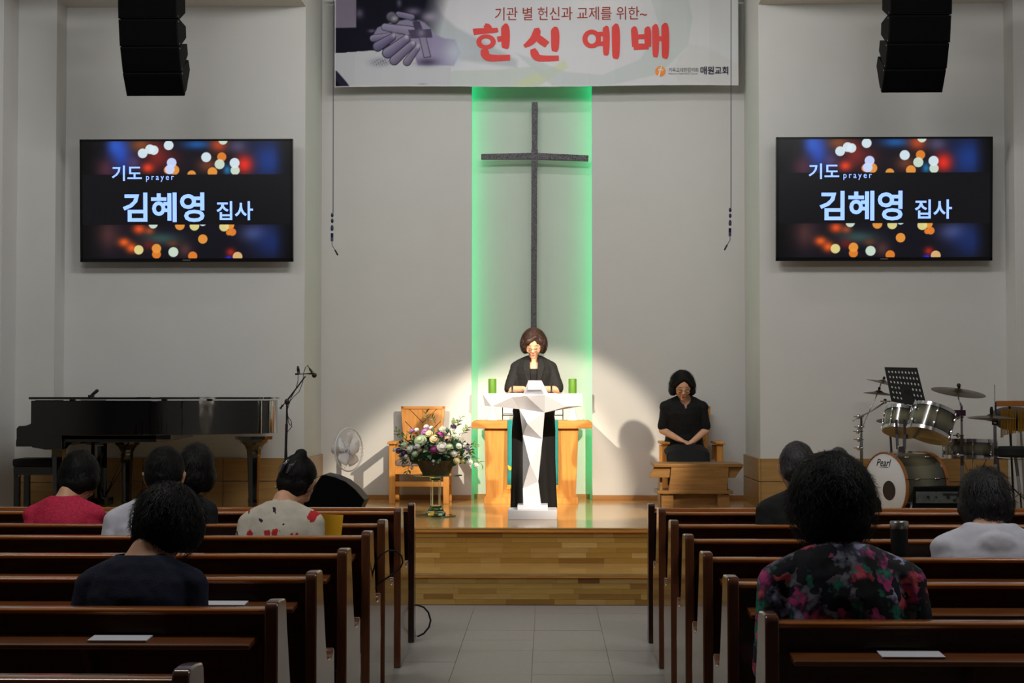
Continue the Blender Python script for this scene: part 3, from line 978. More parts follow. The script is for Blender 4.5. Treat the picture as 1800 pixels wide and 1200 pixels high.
glyph(R_, 920, 48.5, 983.6, 107.7, [
    ([(.36, .98), (.38, .86), (.30, .66), (.16, .52), (.02, .44)], [.12, .20, .19, .16, .08]),
    ([(.36, .74), (.50, .60), (.66, .48)], [.14, .20, .17]),
    ([(.82, .99), (.88, .92), (.88, .38), (.85, .28)], [.10, .21, .19, .12]),
    ([(.26, .36), (.30, .24), (.34, .14), (.42, .08), (.6, .07), (.98, .08)], [.12, .20, .19, .17, .15, .13])])
glyph(R_, 1023.7, 43.5, 1089, 104.5, [
    ([(.40, .72), (.62, .73)], [.11, .11]), ([(.40, .44), (.62, .45)], [.11, .11]),
    ([(.60, .94), (.64, .88), (.64, .18), (.62, .10)], [.08, .17, .15, .08]),
    ([(.85, .99), (.90, .93), (.90, .08), (.88, .0)], [.09, .20, .18, .10])],
    [(.25, .58, .25, .27, .115, .14)])
glyph(R_, 1110, 42, 1175, 104, [
    ([(.03, .90), (.08, .84), (.10, .34)], [.08, .17, .15]),
    ([(.40, .90), (.44, .84), (.44, .34)], [.08, .17, .15]),
    ([(.08, .62), (.44, .63)], [.12, .12]), ([(.06, .34), (.46, .35)], [.16, .14]),
    ([(.60, .96), (.65, .90), (.65, .12), (.63, .04)], [.08, .17, .15, .08]),
    ([(.65, .56), (.88, .57)], [.12, .12]),
    ([(.86, .99), (.91, .93), (.91, .08), (.89, .0)], [.09, .19, .17, .10])])
blet('기독교대한감리회', M['greytext'], 1175, 119.5, 1227, 127.5, bold=.004)
blet('Maewon Methodist Church', M['greytext'], 1175, 128.3, 1226, 131.3)
blet('매원교회', M['navytext'], 1231, 117, 1280, 131.5, bold=.02)
lc = P(1160.5, 126, YB)
rr_ = 9.3 * YB / FPX
b = MB()
b.add([(lc.x, YB, lc.z)] + [(lc.x + rr_ * math.cos(2 * PI * k / 32), YB, lc.z + rr_ * math.sin(2 * PI * k / 32)) for k in range(32)], [(0, 1 + k, 1 + (k + 1) % 32) for k in range(32)])
for p in b.v:
    p.y = YB - float(crease(p.x, p.z)) - .005
b.build('emblem', M['logo'], ban, smooth=False)
b = MB()
for pts, ws in (([(.62, 1.0), (.52, .7), (.44, .4), (.34, .0)], [.05, .09, .1, .14]), ([(.3, .62), (.52, .66), (.78, .6)], [.1, .08, .06])):
    stroke(b, pts, ws)
for p in b.v:
    p.x = lc.x - rr_ + p.x * 2 * rr_
    p.z = lc.z - rr_ + p.z * 2 * rr_
    p.y = YB - float(crease(p.x, p.z)) - .0068
b.build('emblem_cross', M['paper'], ban, smooth=False)
# top pole of the banner
MB().tube([(A.x - .03, YB, TL.z + .02), (B.x + .03, YB, TL.z + .02)], .014).build('pole', M['white_lac'], ban)
for x in (A.x + .1, B.x - .1):
    MB().tube([(x, YB, TL.z + .03), (x, YB, CR)], .002, 5).build('hanging_cord', M['cable'], ban)

# ------------------------------------------------------------------ hanging choir microphones
def choir_mic(px, py, tip, label):
    Y = 15.2
    top = P(px, 0, Y)
    t = thing('hanging_microphone', label, 'microphone', (top.x, Y, P(px, py, Y).z), group='hanging microphones')
    k = 2975 / Y
    q = lambda x, y: P(x, y, Y)
    MB().tube([(top.x, Y, CR), q(px - .5, 374 + py)], .0035, 6).build('cable', M['bluecap'], t)
    x = px - 2
    mb = MB()
    for yc in (378, 388):
        c = q(px - 2, yc + py)
        mb.ell(c, (.013, .013, .021), u=10, v=8)
    mb.build('swivel_bead', M['bluecap'], t)
    MB().lathe([(.003, .0), (.011, -.012), (.013, -.02), (.013, -.05), (.003, -.055)], q(px - 2.2, 395 + py), 12).build('coupler', M['bluecap'], t)
    MB().tube([q(px - 2.4, 410 + py), q(px - 2.4, 424 + py)], .012, 12).build('body', M['bluecap'], t)
    MB().tube([q(px - 2.4, 424 + py), q(px - 2.2, 431 + py), q(px - 2.2 + tip * 2.5, 435 + py), q(px - 2.2 + tip * 4.8, 439 + py)], .003, 6).build('gooseneck', M['bluecap'], t)
    MB().capsule(q(px - 2.2 + tip * 5.5, 440 + py), q(px - 2.2 + tip * 9.5, 447.5 + py), .0075).build('capsule', M['black_pl'], t)
choir_mic(586, 0, 1, 'hanging microphone on a long thin cable left of the banner')
choir_mic(1285.5, -9, -1, 'hanging microphone on a long thin cable across the right end of the banner')

# ------------------------------------------------------------------ line array speakers
def array(side, label):
    sg = -1 if side == 'left' else 1
    Yt = 14.3
    # front-face corners per seam, photo pixels (left array; mirrored shift for the right)
    if side == 'left':
        seams = [(-30, 205, 309), (33, 207, 312.5), (82, 210, 315), (128, 215, 321), (170, 223, 327)]
    else:
        seams = [(-30, 1567, 1675), (26, 1564, 1673), (76, 1561.5, 1669), (122, 1557, 1661.5), (164, 1548, 1655)]
    Ys = [Yt, Yt + .03, Yt + .08, Yt + .18, Yt + .33]
    c = P((seams[0][1] + seams[0][2]) / 2, 0, Yt + .2)
    t = thing('line_array_speaker', label, 'speaker', (c.x, Yt + .2, 5.2), group='hanging line array speakers')
    pitch = [0, .04, .1, .2]
    w_ = (seams[1][2] - seams[1][1]) * Ys[1] / FPX
    for i in range(4):
        ya, yb_ = Ys[i], Ys[i + 1]
        za = P(seams[i][1], seams[i][0] + 1.2, ya).z
        zb = P(seams[i + 1][1], seams[i + 1][0] - .8, yb_).z
        xc = (P(seams[i + 1][1], 0, yb_).x + P(seams[i + 1][2], 0, yb_).x) / 2
        d = .34
        u = Vector((0, yb_ - ya, zb - za)).normalized()   # down along the face
        n = Vector((0, -u.z, u.y))
        if n.y < 0:
            n = -n
        A0, B0 = Vector((0, ya, za)), Vector((0, yb_, zb))
        h = (B0 - A0).length
        prof = [A0, B0, B0 + n * .1 - u * .0, B0 + n * d - u * (h * .28), A0 + n * d + u * (h * .28), A0 + n * .1]
        b = MB().prism([(p.y, p.z) for p in prof], 'x', xc - w_ / 2, xc + w_ / 2)
        cab = b.build('cabinet', M['black_box'], t, bevel=.004)
        g = [A0 + u * .008 - n * .008, B0 - u * .008 - n * .008, B0 - u * .008, A0 + u * .008]
        MB().prism([(p.y, p.z) for p in g], 'x', xc - w_ / 2 + .012, xc + w_ / 2 - .012).build('grille', M['grille'], cab, bevel=.003)
        for sx in (-1, 1):
            for p in (A0 + u * .02 + n * .03, B0 - u * .02 + n * .03):
                MB().tube([(xc + sx * (w_ / 2 - .002), p.y, p.z), (xc + sx * (w_ / 2 + .004), p.y, p.z)], .008, 8).build('rigging_pin', M['steel'], cab)
    z0 = P(seams[0][1], seams[0][0], Yt).z
    xc = (P(seams[0][1], 0, Yt).x + P(seams[0][2], 0, Yt).x) / 2
    MB().box((xc, Yt + .17, z0 + .02), (w_, .4, .03)).build('flying_frame', M['black_pl'], t, bevel=.003)
    for sx in (-.2, .2):
        MB().tube([(xc + sx, Yt + .17, z0 + .02), (xc + sx, Yt + .17, CR if False else CS)], .006, 6).build('suspension_cable', M['steel'], t)
    return t
array('left', 'black hanging line array speaker above the left television')
array('right', 'black hanging line array speaker above the right television')

# ------------------------------------------------------------------ altar table
def clip_poly(poly, a, b, c):
    """keep the part of poly where a*x + b*y <= c"""
    out = []
    for i in range(len(poly)):
        p, q = poly[i], poly[(i + 1) % len(poly)]
        dp, dq = a * p[0] + b * p[1] - c, a * q[0] + b * q[1] - c
        if dp <= 0:
            out.append(p)
        if (dp < 0) != (dq < 0) and abs(dp - dq) > 1e-12:
            t = dp / (dp - dq)
            out.append((p[0] + (q[0] - p[0]) * t, p[1] + (q[1] - p[1]) * t))
    return out


YA = 16.4
def px2(x, y, Y):
    p = P(x, y, Y)
    return (p.x, p.z)
ac = P(935, 740, YA)
alt = thing('altar_table', 'light oak altar table with two pedestals behind the white lectern', 'table', (ac.x, YA + .3, PZ))
ztop = P(935, 739, YA).z
MB().prism([px2(829, 753, YA), px2(1041, 753, YA), (px2(1041, 743, YA)[0], ztop - .02), (px2(1037, 739, YA)[0], ztop), (px2(833, 739, YA)[0], ztop), (px2(829, 743, YA)[0], ztop - .02)], 'y', YA, YA + .6).build('table_top', M['oak_h'], alt, bevel=.003)
for xs in (((852, 893), (852, 900)), ((977, 1016), (972, 1014))):
    (a, b), (c, d) = xs
    za = px2(0, 753, YA)[1]
    MB().prism([px2(c + 2, 874, YA + .05), px2(d - 2, 874, YA + .05), (px2(b, 0, YA + .05)[0], za), (px2(a, 0, YA + .05)[0], za)], 'y', YA + .05, YA + .5).build('pedestal', M['oak'], alt, bevel=.003)
    MB().prism([(px2(c - 1, 0, YA)[0], PZ), (px2(d + 1, 0, YA)[0], PZ), (px2(d + 1, 0, YA)[0], PZ + .055), (px2(d - 1, 0, YA)[0], PZ + .062), (px2(c + 1, 0, YA)[0], PZ + .062), (px2(c - 1, 0, YA)[0], PZ + .055)], 'y', YA - .01, YA + .53).build('plinth', M['oak'], alt, bevel=.002)
MB().box((ac.x, YA + .3, PZ + .5), (.5, .03, .36)).build('stretcher', M['oak'], alt, bevel=.003)
# cloth runner
a, b = P(892, 740, YA).x, P(981, 740, YA).x
zb = P(0, 851, YA).z
runner = thing('altar_cloth', 'teal cloth runner with a gold emblem and yellow fringe hanging over the altar front', 'cloth', ((a + b) / 2, YA - .01, ztop))
vs, n = [], 16
prof = [(YA + .6, ztop + .004), (YA + .2, ztop + .004), (YA - .002, ztop + .004), (YA - .008, ztop - .002)] + [(YA - .009 - .004 * k, ztop - (ztop - zb) * k / 8) for k in range(1, 9)]
vs, fs = [], []
for j, (y, z) in enumerate(prof):
    for i in range(n + 1):
        t = i / n
        wv = .005 * math.sin(t * 9 + .5) * max(0, j - 3) / 8
        vs.append((a + (b - a) * t, y - abs(wv), z))
for j in range(len(prof) - 1):
    for i in range(n):
        q = j * (n + 1) + i
        fs.append((q, q + n + 1, q + n + 2, q + 1))
cl = MB().add(vs, fs).build('runner', M['teal'], runner)
so = cl.modifiers.new('thick', 'SOLIDIFY')
so.thickness = .003
fr = MB()
for i in range(52):
    x = a + (b - a) * (i + .5) / 52
    fr.tube([(x, YA - .045, zb + .004), (x + rnd.uniform(-.003, .003), YA - .047, zb - .034)], .0028, 4)
o = fr.build('fringe', M['gold'], runner)
o['kind'] = 'stuff'
ex, ez = P(898, 821, YA - .05).x, P(898, 821, YA - .05).z
MB().add([(ex - .02, YA - .045, ez - .03), (ex + .03, YA - .045, ez - .03), (ex + .03, YA - .045, ez - .01), (ex - .03, YA - .045, ez + .02), (ex - .03, YA - .045, ez + .0)], [(0, 1, 2, 3, 4)]).build('emblem', M['gold'], runner, smooth=False)

# candles on white holders
for px, sd in ((865.5, 'left'), (1006.5, 'right')):
    Yc = 16.62
    p = P(px, 740, Yc)
    z0 = ztop + .001
    zc = P(px, 690, Yc).z
    t = thing('candle_holder', 'white flared candle holder on the %s end of the altar table' % sd, 'candle holder', (p.x, Yc, z0), group='candle holders on the altar')
    h = zc - .006 - z0
    MB().lathe([(.058, 0), (.058, .008), (.046, .03), (.032, .07), (.024, .13), (.02, h * .7), (.022, h - .03), (.045, h - .01), (.047, h)], (p.x, Yc, z0), 28).build('stand', M['white_lac'], t, sharp=50)
    zt = P(px, 665.5, Yc).z
    c = thing('candle', 'thick green pillar candle on the %s white holder' % sd, 'candle', (p.x, Yc, zc - .005), group='green candles on the altar')
    hh = zt - zc + .005
    MB().lathe([(.039, 0), (.0395, .003), (.0395, hh - .004), (.037, hh), (.03, hh - .002), (.02, hh - .012), (.0, hh - .014)], (p.x, Yc, zc - .005), 28).build('wax', M['candle'], c)
    MB().tube([(p.x, Yc, zc + hh - .022), (p.x + .002, Yc, zc + hh - .004)], .002, 5).build('wick', M['paper'], c)

# open book on a black stand, mostly behind the lectern
t = thing('book_stand', 'thin black metal book stand on the altar behind the lectern', 'stand', (P(935, 740, YA + .2).x, YA + .2, ztop + .006))
for q in (883.5, 989.5):
    MB().tube([P(q, 738, YA + .12), P(q, 729, YA + .12), P(q, 700, YA + .32)], .005, 6).build('arm', M['black_pl'], t)
MB().tube([P(883.5, 729.5, YA + .12), P(989.5, 729.5, YA + .12)], .005, 6).build('ledge', M['black_pl'], t)
t2 = thing('open_book', 'large open white-paged book on the black altar stand', 'book', (P(936, 728, YA + .15).x, YA + .15, P(936, 728, YA + .15).z))
for q0, q1 in ((885, 936), (936, 988)):
    a_, b_, c_, d_ = P(q0, 728, YA + .13), P(q1, 728, YA + .15), P(q1, 703, YA + .3), P(q0, 703, YA + .28)
    n_ = Vector((0, -.5, .4)).normalized() * .02
    MB().add([a_, b_, c_, d_, a_ + n_, b_ + n_ * .6, c_ + n_ * .6, d_ + n_], [(3, 2, 1, 0), (4, 5, 6, 7), (0, 1, 5, 4), (1, 2, 6, 5), (2, 3, 7, 6), (3, 0, 4, 7)]).build('page_block', M['paper'], t2, smooth=False)

# ------------------------------------------------------------------ pulpit chairs
def pulpit_chair(px, label, rz=0.0):
    Yc = 16.66
    cx = P(px, 780, Yc).x
    t = thing('pulpit_chair', label, 'chair', (cx, Yc, PZ), rz, 'wooden chairs at the recess wall', local=True)
    W_ = .585
    for sx in (-1, 1):
        for y, nm in ((-.255, 'front_leg'), (.20, 'rear_leg')):
            MB().box((sx * (W_ / 2 - .03), y, .29 if y < 0 else .28), (.058, .058, .58 if y < 0 else .56)).build(nm, M['oak'], t, bevel=.004)
        MB().box((sx * (W_ / 2 - .03), -.03, .588), (.085, .56, .026)).build('armrest', M['oak'], t, bevel=.006)
        MB().box((sx * (W_ / 2 - .03), -.03, .19), (.03, .40, .05)).build('side_rail', M['oak'], t, bevel=.003)
        MB().box((sx * (W_ / 2 - .03), -.03, .33), (.03, .40, .09)).build('seat_rail', M['oak'], t, bevel=.003)
    MB().box((0, -.25, .19), (W_ - .1, .03, .05)).build('cross_rail', M['oak_h'], t, bevel=.003)
    MB().box((0, -.24, .33), (W_ - .1, .03, .09)).build('cross_rail', M['oak_h'], t, bevel=.003)
    MB().box((0, -.03, .39), (W_ - .11, .46, .07)).build('seat_cushion', M['seatcloth'], t, bevel=.02)
    # reclined flared back: frame and chevron planks
    R = Matrix.Rotation(math.radians(-7), 3, 'X')
    def fr(x, z, y=0.0):
        return Vector((0, .16, .36)) + R @ Vector((x, y, z))
    z1 = .585
    bw, tw = .17, .222
    def slabp(poly, y0, y1):
        n = len(poly)
        b = MB()
        b.add([fr(x, z, y0) for x, z in poly] + [fr(x, z, y1) for x, z in poly], [tuple(range(n)), tuple(range(n, 2 * n))[::-1]] + [(i, i + n, (i + 1) % n + n, (i + 1) % n) for i in range(n)])
        return b
    f_ = .03
    slabp([(-tw, z1), (tw, z1), (tw - .005, z1 - f_), (-tw + .005, z1 - f_)][::-1], -.012, .025).build('back_frame', M['oak_h'], t, bevel=.003)
    slabp([(-bw, .0), (bw, .0), (bw + .003, f_), (-bw - .003, f_)], -.012, .025).build('back_frame', M['oak_h'], t, bevel=.003)
    for sx in (-1, 1):
        q = [(sx * bw, 0), (sx * tw, z1), (sx * (tw - f_), z1), (sx * (bw - f_), 0)]
        slabp(q if sx > 0 else q[::-1], -.012, .025).build('back_frame', M['oak'], t, bevel=.003)
    slabp([(-bw + .01, .01), (bw - .01, .01), (tw - .01, z1 - .01), (-tw + .01, z1 - .01)], .008, .02).build('back_board', M['desk'], t, smooth=False)
    for sx in (-1, 1):
        trap = [(.001, f_), (bw - f_, f_), (tw - f_, z1 - f_), (.001, z1 - f_)]
        for k in range(-2, 6):
            lo = .165 * k + .09
            q = clip_poly(trap, -(-1.0), -1.0, -(lo + .004))      # z - x >= lo + .004
            if len(q) >= 3:
                q = clip_poly(q, -1.0, 1.0, lo + .161)
            if len(q) >= 3:
                q2 = [(sx * x, z) for x, z in q]
                slabp(q2 if sx > 0 else q2[::-1], -.004, .008).build('plank', M['oak'], t, bevel=.0015)
    return t
pulpit_chair(740.5, 'light oak pulpit chair with chevron-planked back behind the flowers')
pulpit_chair(1213.5, 'light oak pulpit chair the seated person in black is sitting on')

# ------------------------------------------------------------------ low reading desk in front of the right chair
YD = 15.3
dk = thing('reading_desk', 'low oak reading desk with winged sloping top before the seated person', 'desk', (P(1216, 860, YD).x, YD + .2, PZ))
q = lambda x, y, Y=YD: px2(x, y, Y)
MB().prism([q(1149.5, 821), q(1306.5, 821), q(1306.5, 815), q(1149.5, 815)], 'y', YD, YD + .5).build('top', M['desk'], dk, bevel=.004)
MB().prism([q(1141, 839.5), q(1293, 839.5), q(1306, 821.2), q(1149.5, 821.2)], 'y', YD + .03, YD + .06).build('sloping_board', M['desk'], dk, bevel=.003)
MB().prism([q(1174.5, 864), q(1278, 864), q(1280, 842), q(1281, 821.3), q(1180, 821.3), q(1178, 842)], 'y', YD - .0, YD + .028).build('front_panel', M['desk'], dk, bevel=.003)
MB().prism([q(1155, 867.5), q(1288, 867.5), q(1288, 862), q(1155, 862)], 'y', YD - .03, YD + .42).build('shelf', M['desk'], dk, bevel=.004)
zs = q(0, 867.6)[1]
for a_, b_ in ((1160, 1181), (1258, 1279)):
    MB().prism([(q(a_, 0)[0], PZ), (q(b_, 0)[0], PZ), (q(b_, 0)[0], zs), (q(a_, 0)[0], zs)], 'y', YD, YD + .035).build('post', M['desk'], dk, bevel=.003)
MB().prism([(q(1181, 0)[0], PZ), (q(1258, 0)[0], PZ), (q(1258, 0)[0], zs), (q(1181, 0)[0], zs)], 'y', YD + .06, YD + .09).build('lower_panel', M['desk'], dk, smooth=False)
for a_ in (1161, 1276):
    x_ = q(a_, 0)[0]
    MB().box((x_, YD + .22, (PZ + zs) / 2), (.025, .36, zs - PZ)).build('side_panel', M['desk'], dk, bevel=.002)
    zt_ = q(0, 821.3)[1]
    z_s = q(0, 861.9)[1]
    MB().box((x_, YD + .26, (zt_ + z_s) / 2), (.025, .3, zt_ - z_s - .002)).build('upper_support', M['desk'], dk, bevel=.002)

# ------------------------------------------------------------------ white faceted lectern
YL = 14.46
lec = thing('lectern', 'white faceted cross-shaped lectern on a stepped white base at centre stage', 'lectern', (P(936, 900, YL).x, YL + .1, PZ))
def LP(x, y, d=0.0):
    return P(820 + x / 3.3333, 560 + y / 3.3333, YL + d)
def facet(verts, tris, outline, back, name):
    keys = list(verts)
    vs = [LP(*verts[k]) for k in keys]
    ix = {k: i for i, k in enumerate(keys)}
    fs = [tuple(ix[c] for c in t_) for t_ in tris]
    n0 = len(vs)
    bk = []
    for k in outline:
        p = vs[ix[k]].copy()
        p.y = YL + back
        bk.append(len(vs))
        vs.append(p)
    m_ = len(outline)
    for i in range(m_):
        fs.append((ix[outline[i]], ix[outline[(i + 1) % m_]], bk[(i + 1) % m_], bk[i]))
    fs.append(tuple(bk))
    me = bpy.data.meshes.new('t')
    me.from_pydata(vs, [], fs)
    b2 = bmesh.new()
    b2.from_mesh(me)
    bmesh.ops.recalc_face_normals(b2, faces=b2.faces)
    out = MB().add([v.co for v in b2.verts], [tuple(v.index for v in f.verts) for f in b2.faces])
    b2.free()
    bpy.data.meshes.remove(me)
    return out.build(name, M['white_lac'], lec, smooth=False)
wv_ = {'a': (93, 437, .12), 'b': (107, 510, .14), 'c': (147, 513, -.02), 'd': (265, 460, -.06), 'e': (333, 438, .02), 'f': (350, 452, -.07), 'h': (310, 530, .04), 'i': (458, 550, -.03), 'j': (460, 447, -.09), 'k': (478, 438, .0), 'l': (590, 515, .02), 'm': (678, 437, .12), 'n': (683, 510, .14)}
facet(wv_, ['abc', 'acd', 'ade', 'chd', 'dhf', 'edf', 'fhi', 'fij', 'jil', 'iln', 'jlm', 'lnm', 'jmk', 'efjk'], 'abchinmke', .42, 'crossbar')
sv_ = {'h': (310, 527, .04), 'i': (458, 548, -.03), 'p': (357, 615, -.04), 'q': (445, 705, .03), 'r': (330, 682, .05), 't': (372, 848, -.06), 'u': (420, 955, .02), 'v': (330, 995, .03), 'w': (437, 1096, -.01), 'x': (333, 1096, -.01)}
facet(sv_, ['hpi', 'hrp', 'ipq', 'prq', 'rtq', 'rvt', 'tuq', 'tvu', 'vwu', 'vxw'], 'hrvxwuqi', .2, 'column')
bv_ = {'A': (362, 362, .0), 'B': (440, 362, .0), 'C': (478, 437, .04), 'D': (458, 447, -.02), 'E': (335, 447, -.02), 'F': (333, 438, .04), 'G': (361, 415, -.1), 'H': (437, 415, -.1)}
facet(bv_, ['ABHG', 'GHDE', 'BCDH', 'AGEF'], 'ABCDEF', .16, 'reading_box')
def bx_px(x0, x1, y0, y1, d0, d1, name):
    a_, b_ = LP(x0, y1, d0), LP(x1, y0, d0)
    MB().box(((a_.x + b_.x) / 2, YL + (d0 + d1) / 2, (a_.z + b_.z) / 2), (b_.x - a_.x, d1 - d0, b_.z - a_.z)).build(name, M['white_lac'], lec, bevel=.003)
zf = LP(0, 1122, -.15).z
a_, b_ = LP(243, 1174, -.15).x, LP(530, 1174, -.15).x
MB().box(((a_ + b_) / 2, YL + .05, (PZ + zf) / 2), (b_ - a_, .40, zf - PZ)).build('lower_plinth', M['white_lac'], lec, bevel=.003)
z2 = LP(0, 1092, -.06).z
a_, b_ = LP(298, 0, -.06).x, LP(475, 0, -.06).x
MB().box(((a_ + b_) / 2, YL + .08, (zf + z2) / 2), (b_ - a_, .28, z2 - zf)).build('upper_plinth', M['white_lac'], lec, bevel=.003)
zl = LP(0, 437, .1).z
for x_, sd in ((900.5, 'left'), (969.3, 'right')):
    p = P(x_, 690, YL + .24)
    t = thing('lectern_microphone', 'slim black gooseneck microphone on the %s of the lectern box' % sd, 'microphone', (p.x, p.y, zl), group='lectern microphones')
    zt = P(x_, 671.5, YL + .24).z
    MB().tube([(p.x, p.y, zl + .0), (p.x, p.y, zl + .01)], .016, 12).build('base', M['black_pl'], t)
    MB().tube([(p.x, p.y, zl + .01), (p.x, p.y, zl + .06), (p.x, p.y - .0, zt - .02), (p.x, p.y, zt)], [.008, .0075, .006, .004], 10).build('microphone_body', M['black_pl'], t)
t = thing('sheet_of_notes', 'white sheet of notes lying on the lectern top', 'paper', (P(936, 690, YL + .25).x, YL + .25, zl))
MB().box((P(936, 690, YL + .25).x, YL + .27, zl + .002), (.42, .2, .003)).build('sheet', M['paper'], t, smooth=False)

# ------------------------------------------------------------------ flower arrangement on a glass pedestal
YQ = 14.72
gp = P(766, 908, YQ)
ped = thing('glass_pedestal', 'clear glass pedestal table with green-edged plates under the flower basket', 'pedestal', (gp.x, YQ, PZ))
def plate(z, r, name, th=.008):
    MB().lathe([(0, 0), (r - .003, 0), (r, .002), (r, th - .002), (r - .003, th), (0, th)], (gp.x, YQ, z), 8).build(name, M['gglass'], ped, sharp=20)
plate(PZ + .001, .175, 'base_plate', .01)
zp = P(766, 834, YQ).z
plate(zp - .01, .228, 'top_plate', .01)
MB().lathe([(.0, .012), (.085, .012), (.088, .03), (.07, .045), (.066, .06), (.05, .075), (.046, .09), (.0, .09)], (gp.x, YQ, PZ), 8).build('foot', M['gglass'], ped, sharp=20)
for sx in (-1, 1):
    MB().box((gp.x + sx * .036, YQ, (PZ + .1 + zp - .045) / 2), (.014, .07, zp - .045 - PZ - .09)).build('column_side', M['glass'], ped, bevel=.002)
    MB().box((gp.x, YQ + sx * .03, (PZ + .1 + zp - .045) / 2), (.055, .01, zp - .045 - PZ - .09)).build('column_side', M['glass'], ped, bevel=.002)
MB().lathe([(.0, 0), (.05, 0), (.062, .02), (.072, .034), (.0, .034)], (gp.x, YQ, zp - .045), 8).build('capital', M['gglass'], ped, sharp=20)
fa = thing('flower_arrangement', 'lush arrangement of white, cream and violet flowers in a brown woven basket', 'flowers', (gp.x, YQ, zp))
bz = P(766, 808, YQ).z
h = bz - zp
MB().lathe([(.0, .0), (.115, .0), (.118, .01), (.138, h * .35), (.16, h * .75), (.176, h), (.168, h), (.15, h * .7), (.0, h * .6)], (gp.x, YQ, zp + .001), 30).build('basket', M['basket'], fa, sharp=60)
def frm(x, y, d=0.0):
    return P(680 + x / 5.456, 700 + y / 5.456, YQ + d)
leafm = [mat('dark_green_leaf', s(26, 62, 40), .45, var=.2, scale=20), mat('blue_green_leaf', s(58, 104, 84), .5, var=.2, scale=20), mat('olive_leaf', s(96, 118, 66), .5, var=.2, scale=20), mat('variegated_leaf', s(80, 110, 66), .5, var=.1, scale=60, c2=s(186, 196, 150), detail=1)]
petm = {'w': mat('white_petal', s(232, 232, 226), .6, var=.04), 'c': mat('cream_petal', s(238, 226, 186), .6, var=.05), 'g': mat('greenish_white_petal', s(206, 222, 190), .6, var=.05), 'p': mat('lilac_petal', s(170, 124, 176), .6, var=.1), 'm': mat('magenta_petal', s(168, 74, 140), .6, var=.1), 'v': mat('violet_petal', s(96, 66, 130), .6, var=.15), 'b': mat('beige_petal', s(186, 160, 146), .6, var=.1), 'y': mat('yellow_bud', s(226, 214, 110), .6, var=.05)}
def rose(r, seed):
    rg = random.Random(seed)
    b = MB().ell((0, 0, -.05 * r), (r * .72, r * .72, r * .62), u=12, v=8)
    for ring, (k, rad, op) in enumerate(((4, .5, .35), (6, .75, .6), (8, 1.0, .95))):
        for i in range(k):
            a0 = 2 * PI * (i + .5 * ring + rg.uniform(-.1, .1)) / k
            vs = []
            for u in range(4):
                for v in range(5):
                    tt, ww = u / 3, (v / 4 - .5)
                    aa = a0 + ww * 2 * PI / k * 1.25
                    rr = r * rad * (.35 + .65 * math.sin(min(1, tt * op + .25) * PI / 2))
                    zz = r * (-.5 + tt * (1.15 - .35 * ring)) - abs(ww) * abs(ww) * r * .3
                    vs.append((rr * math.cos(aa), rr * math.sin(aa), zz + rg.uniform(-.02, .02) * r))
            fs = [(u * 5 + v, u * 5 + v + 1, (u + 1) * 5 + v + 1, (u + 1) * 5 + v) for u in range(3) for v in range(4)]
            b.add(vs, fs)
    return b
blooms = [(525, 470, 55, 'w', -.17), (455, 385, 40, 'c', -.14), (320, 400, 52, 'g', -.14), (400, 335, 34, 'c', -.1), (600, 462, 30, 'g', -.17), (643, 528, 28, 'w', -.17), (693, 455, 26, 'w', -.13), (295, 455, 28, 'w', -.16), (268, 528, 28, 'g', -.17), (225, 485, 38, 'w', -.13), (165, 445, 32, 'g', -.1), (370, 320, 44, 'p', -.07), (505, 352, 40, 'm', -.1), (450, 490, 34, 'm', -.18), (108, 500, 26, 'v', -.06), (240, 308, 24, 'p', -.05), (377, 268, 22, 'w', -.04), (424, 278, 18, 'w', -.04), (283, 300, 20, 'w', -.05), (672, 596, 28, 'c', -.16), (735, 605, 14, 'y', -.12), (580, 385, 34, 'b', -.11), (640, 268, 26, 'v', .0), (690, 540, 26, 'c', -.12), (160, 522, 26, 'v', -.1), (860, 640, 26, 'w', -.05), (800, 606, 26, 'w', -.08), (750, 428, 16, 'w', -.08), (640, 360, 24, 'g', -.06), (530, 290, 26, 'g', -.04), (70, 490, 18, 'w', -.02), (185, 555, 20, 'w', -.12), (160, 640, 18, 'b', -.08), (190, 712, 12, 'c', -.06), (240, 665, 14, 'w', -.1), (445, 600, 13, 'w', -.19), (490, 610, 13, 'c', -.19), (770, 480, 22, 'v', -.06), (310, 495, 24, 'b', -.15)]
for i, (x, y, r, c, d) in enumerate(blooms):
    p = frm(x, y, d)
    rm = r / 5.456 * YQ / FPX
    b = rose(rm * 1.2, i)
    out = (p - Vector((gp.x, YQ + .02, bz - .05)))
    Rm = out.normalized().lerp(Vector((0, -1, .2)), .5).to_track_quat('Z', 'Y').to_matrix()
    b.v = [p + Rm @ v_ for v_ in b.v]
    b.build('bloom', petm[c], fa, sharp=80)
# baby's breath
for x, y, r in ((355, 425, 40), (530, 295, 34), (690, 355, 26)):
    b = MB()
    for k in range(34):
        a0, rr = rnd.random() * 6.28, r * math.sqrt(rnd.random())
        b.ell(frm(x + rr * math.cos(a0), y + rr * math.sin(a0), -.15 + rnd.uniform(-.02, .02)), .0035, u=6, v=4)
    b.build('small_blossom_cluster', petm['w'], fa)['kind'] = 'stuff'
def leaf_mesh(L, W_):
    vs, fs = [], []
    for i in range(5):
        t = i / 4
        wd = W_ * math.sin(PI * min(1, t * .92 + .06)) ** .8
        z = .12 * L * math.sin(t * PI)
        vs += [(-wd, t * L, z + wd * .25), (0, t * L, z - .0), (wd, t * L, z + wd * .25)]
    for i in range(4):
        a_ = i * 3
        fs += [(a_, a_ + 1, a_ + 4, a_ + 3), (a_ + 1, a_ + 2, a_ + 5, a_ + 4)]
    return vs, fs
lv, lf = leaf_mesh(.06, .016)
protos = []
for m_ in leafm:
    o = MB().add([Vector(q_) + OFF[fa] for q_ in lv], lf).build('leaf', m_, fa)
    protos.append(o)
core = Vector((gp.x, YQ, bz + .01))
nleaf = 0
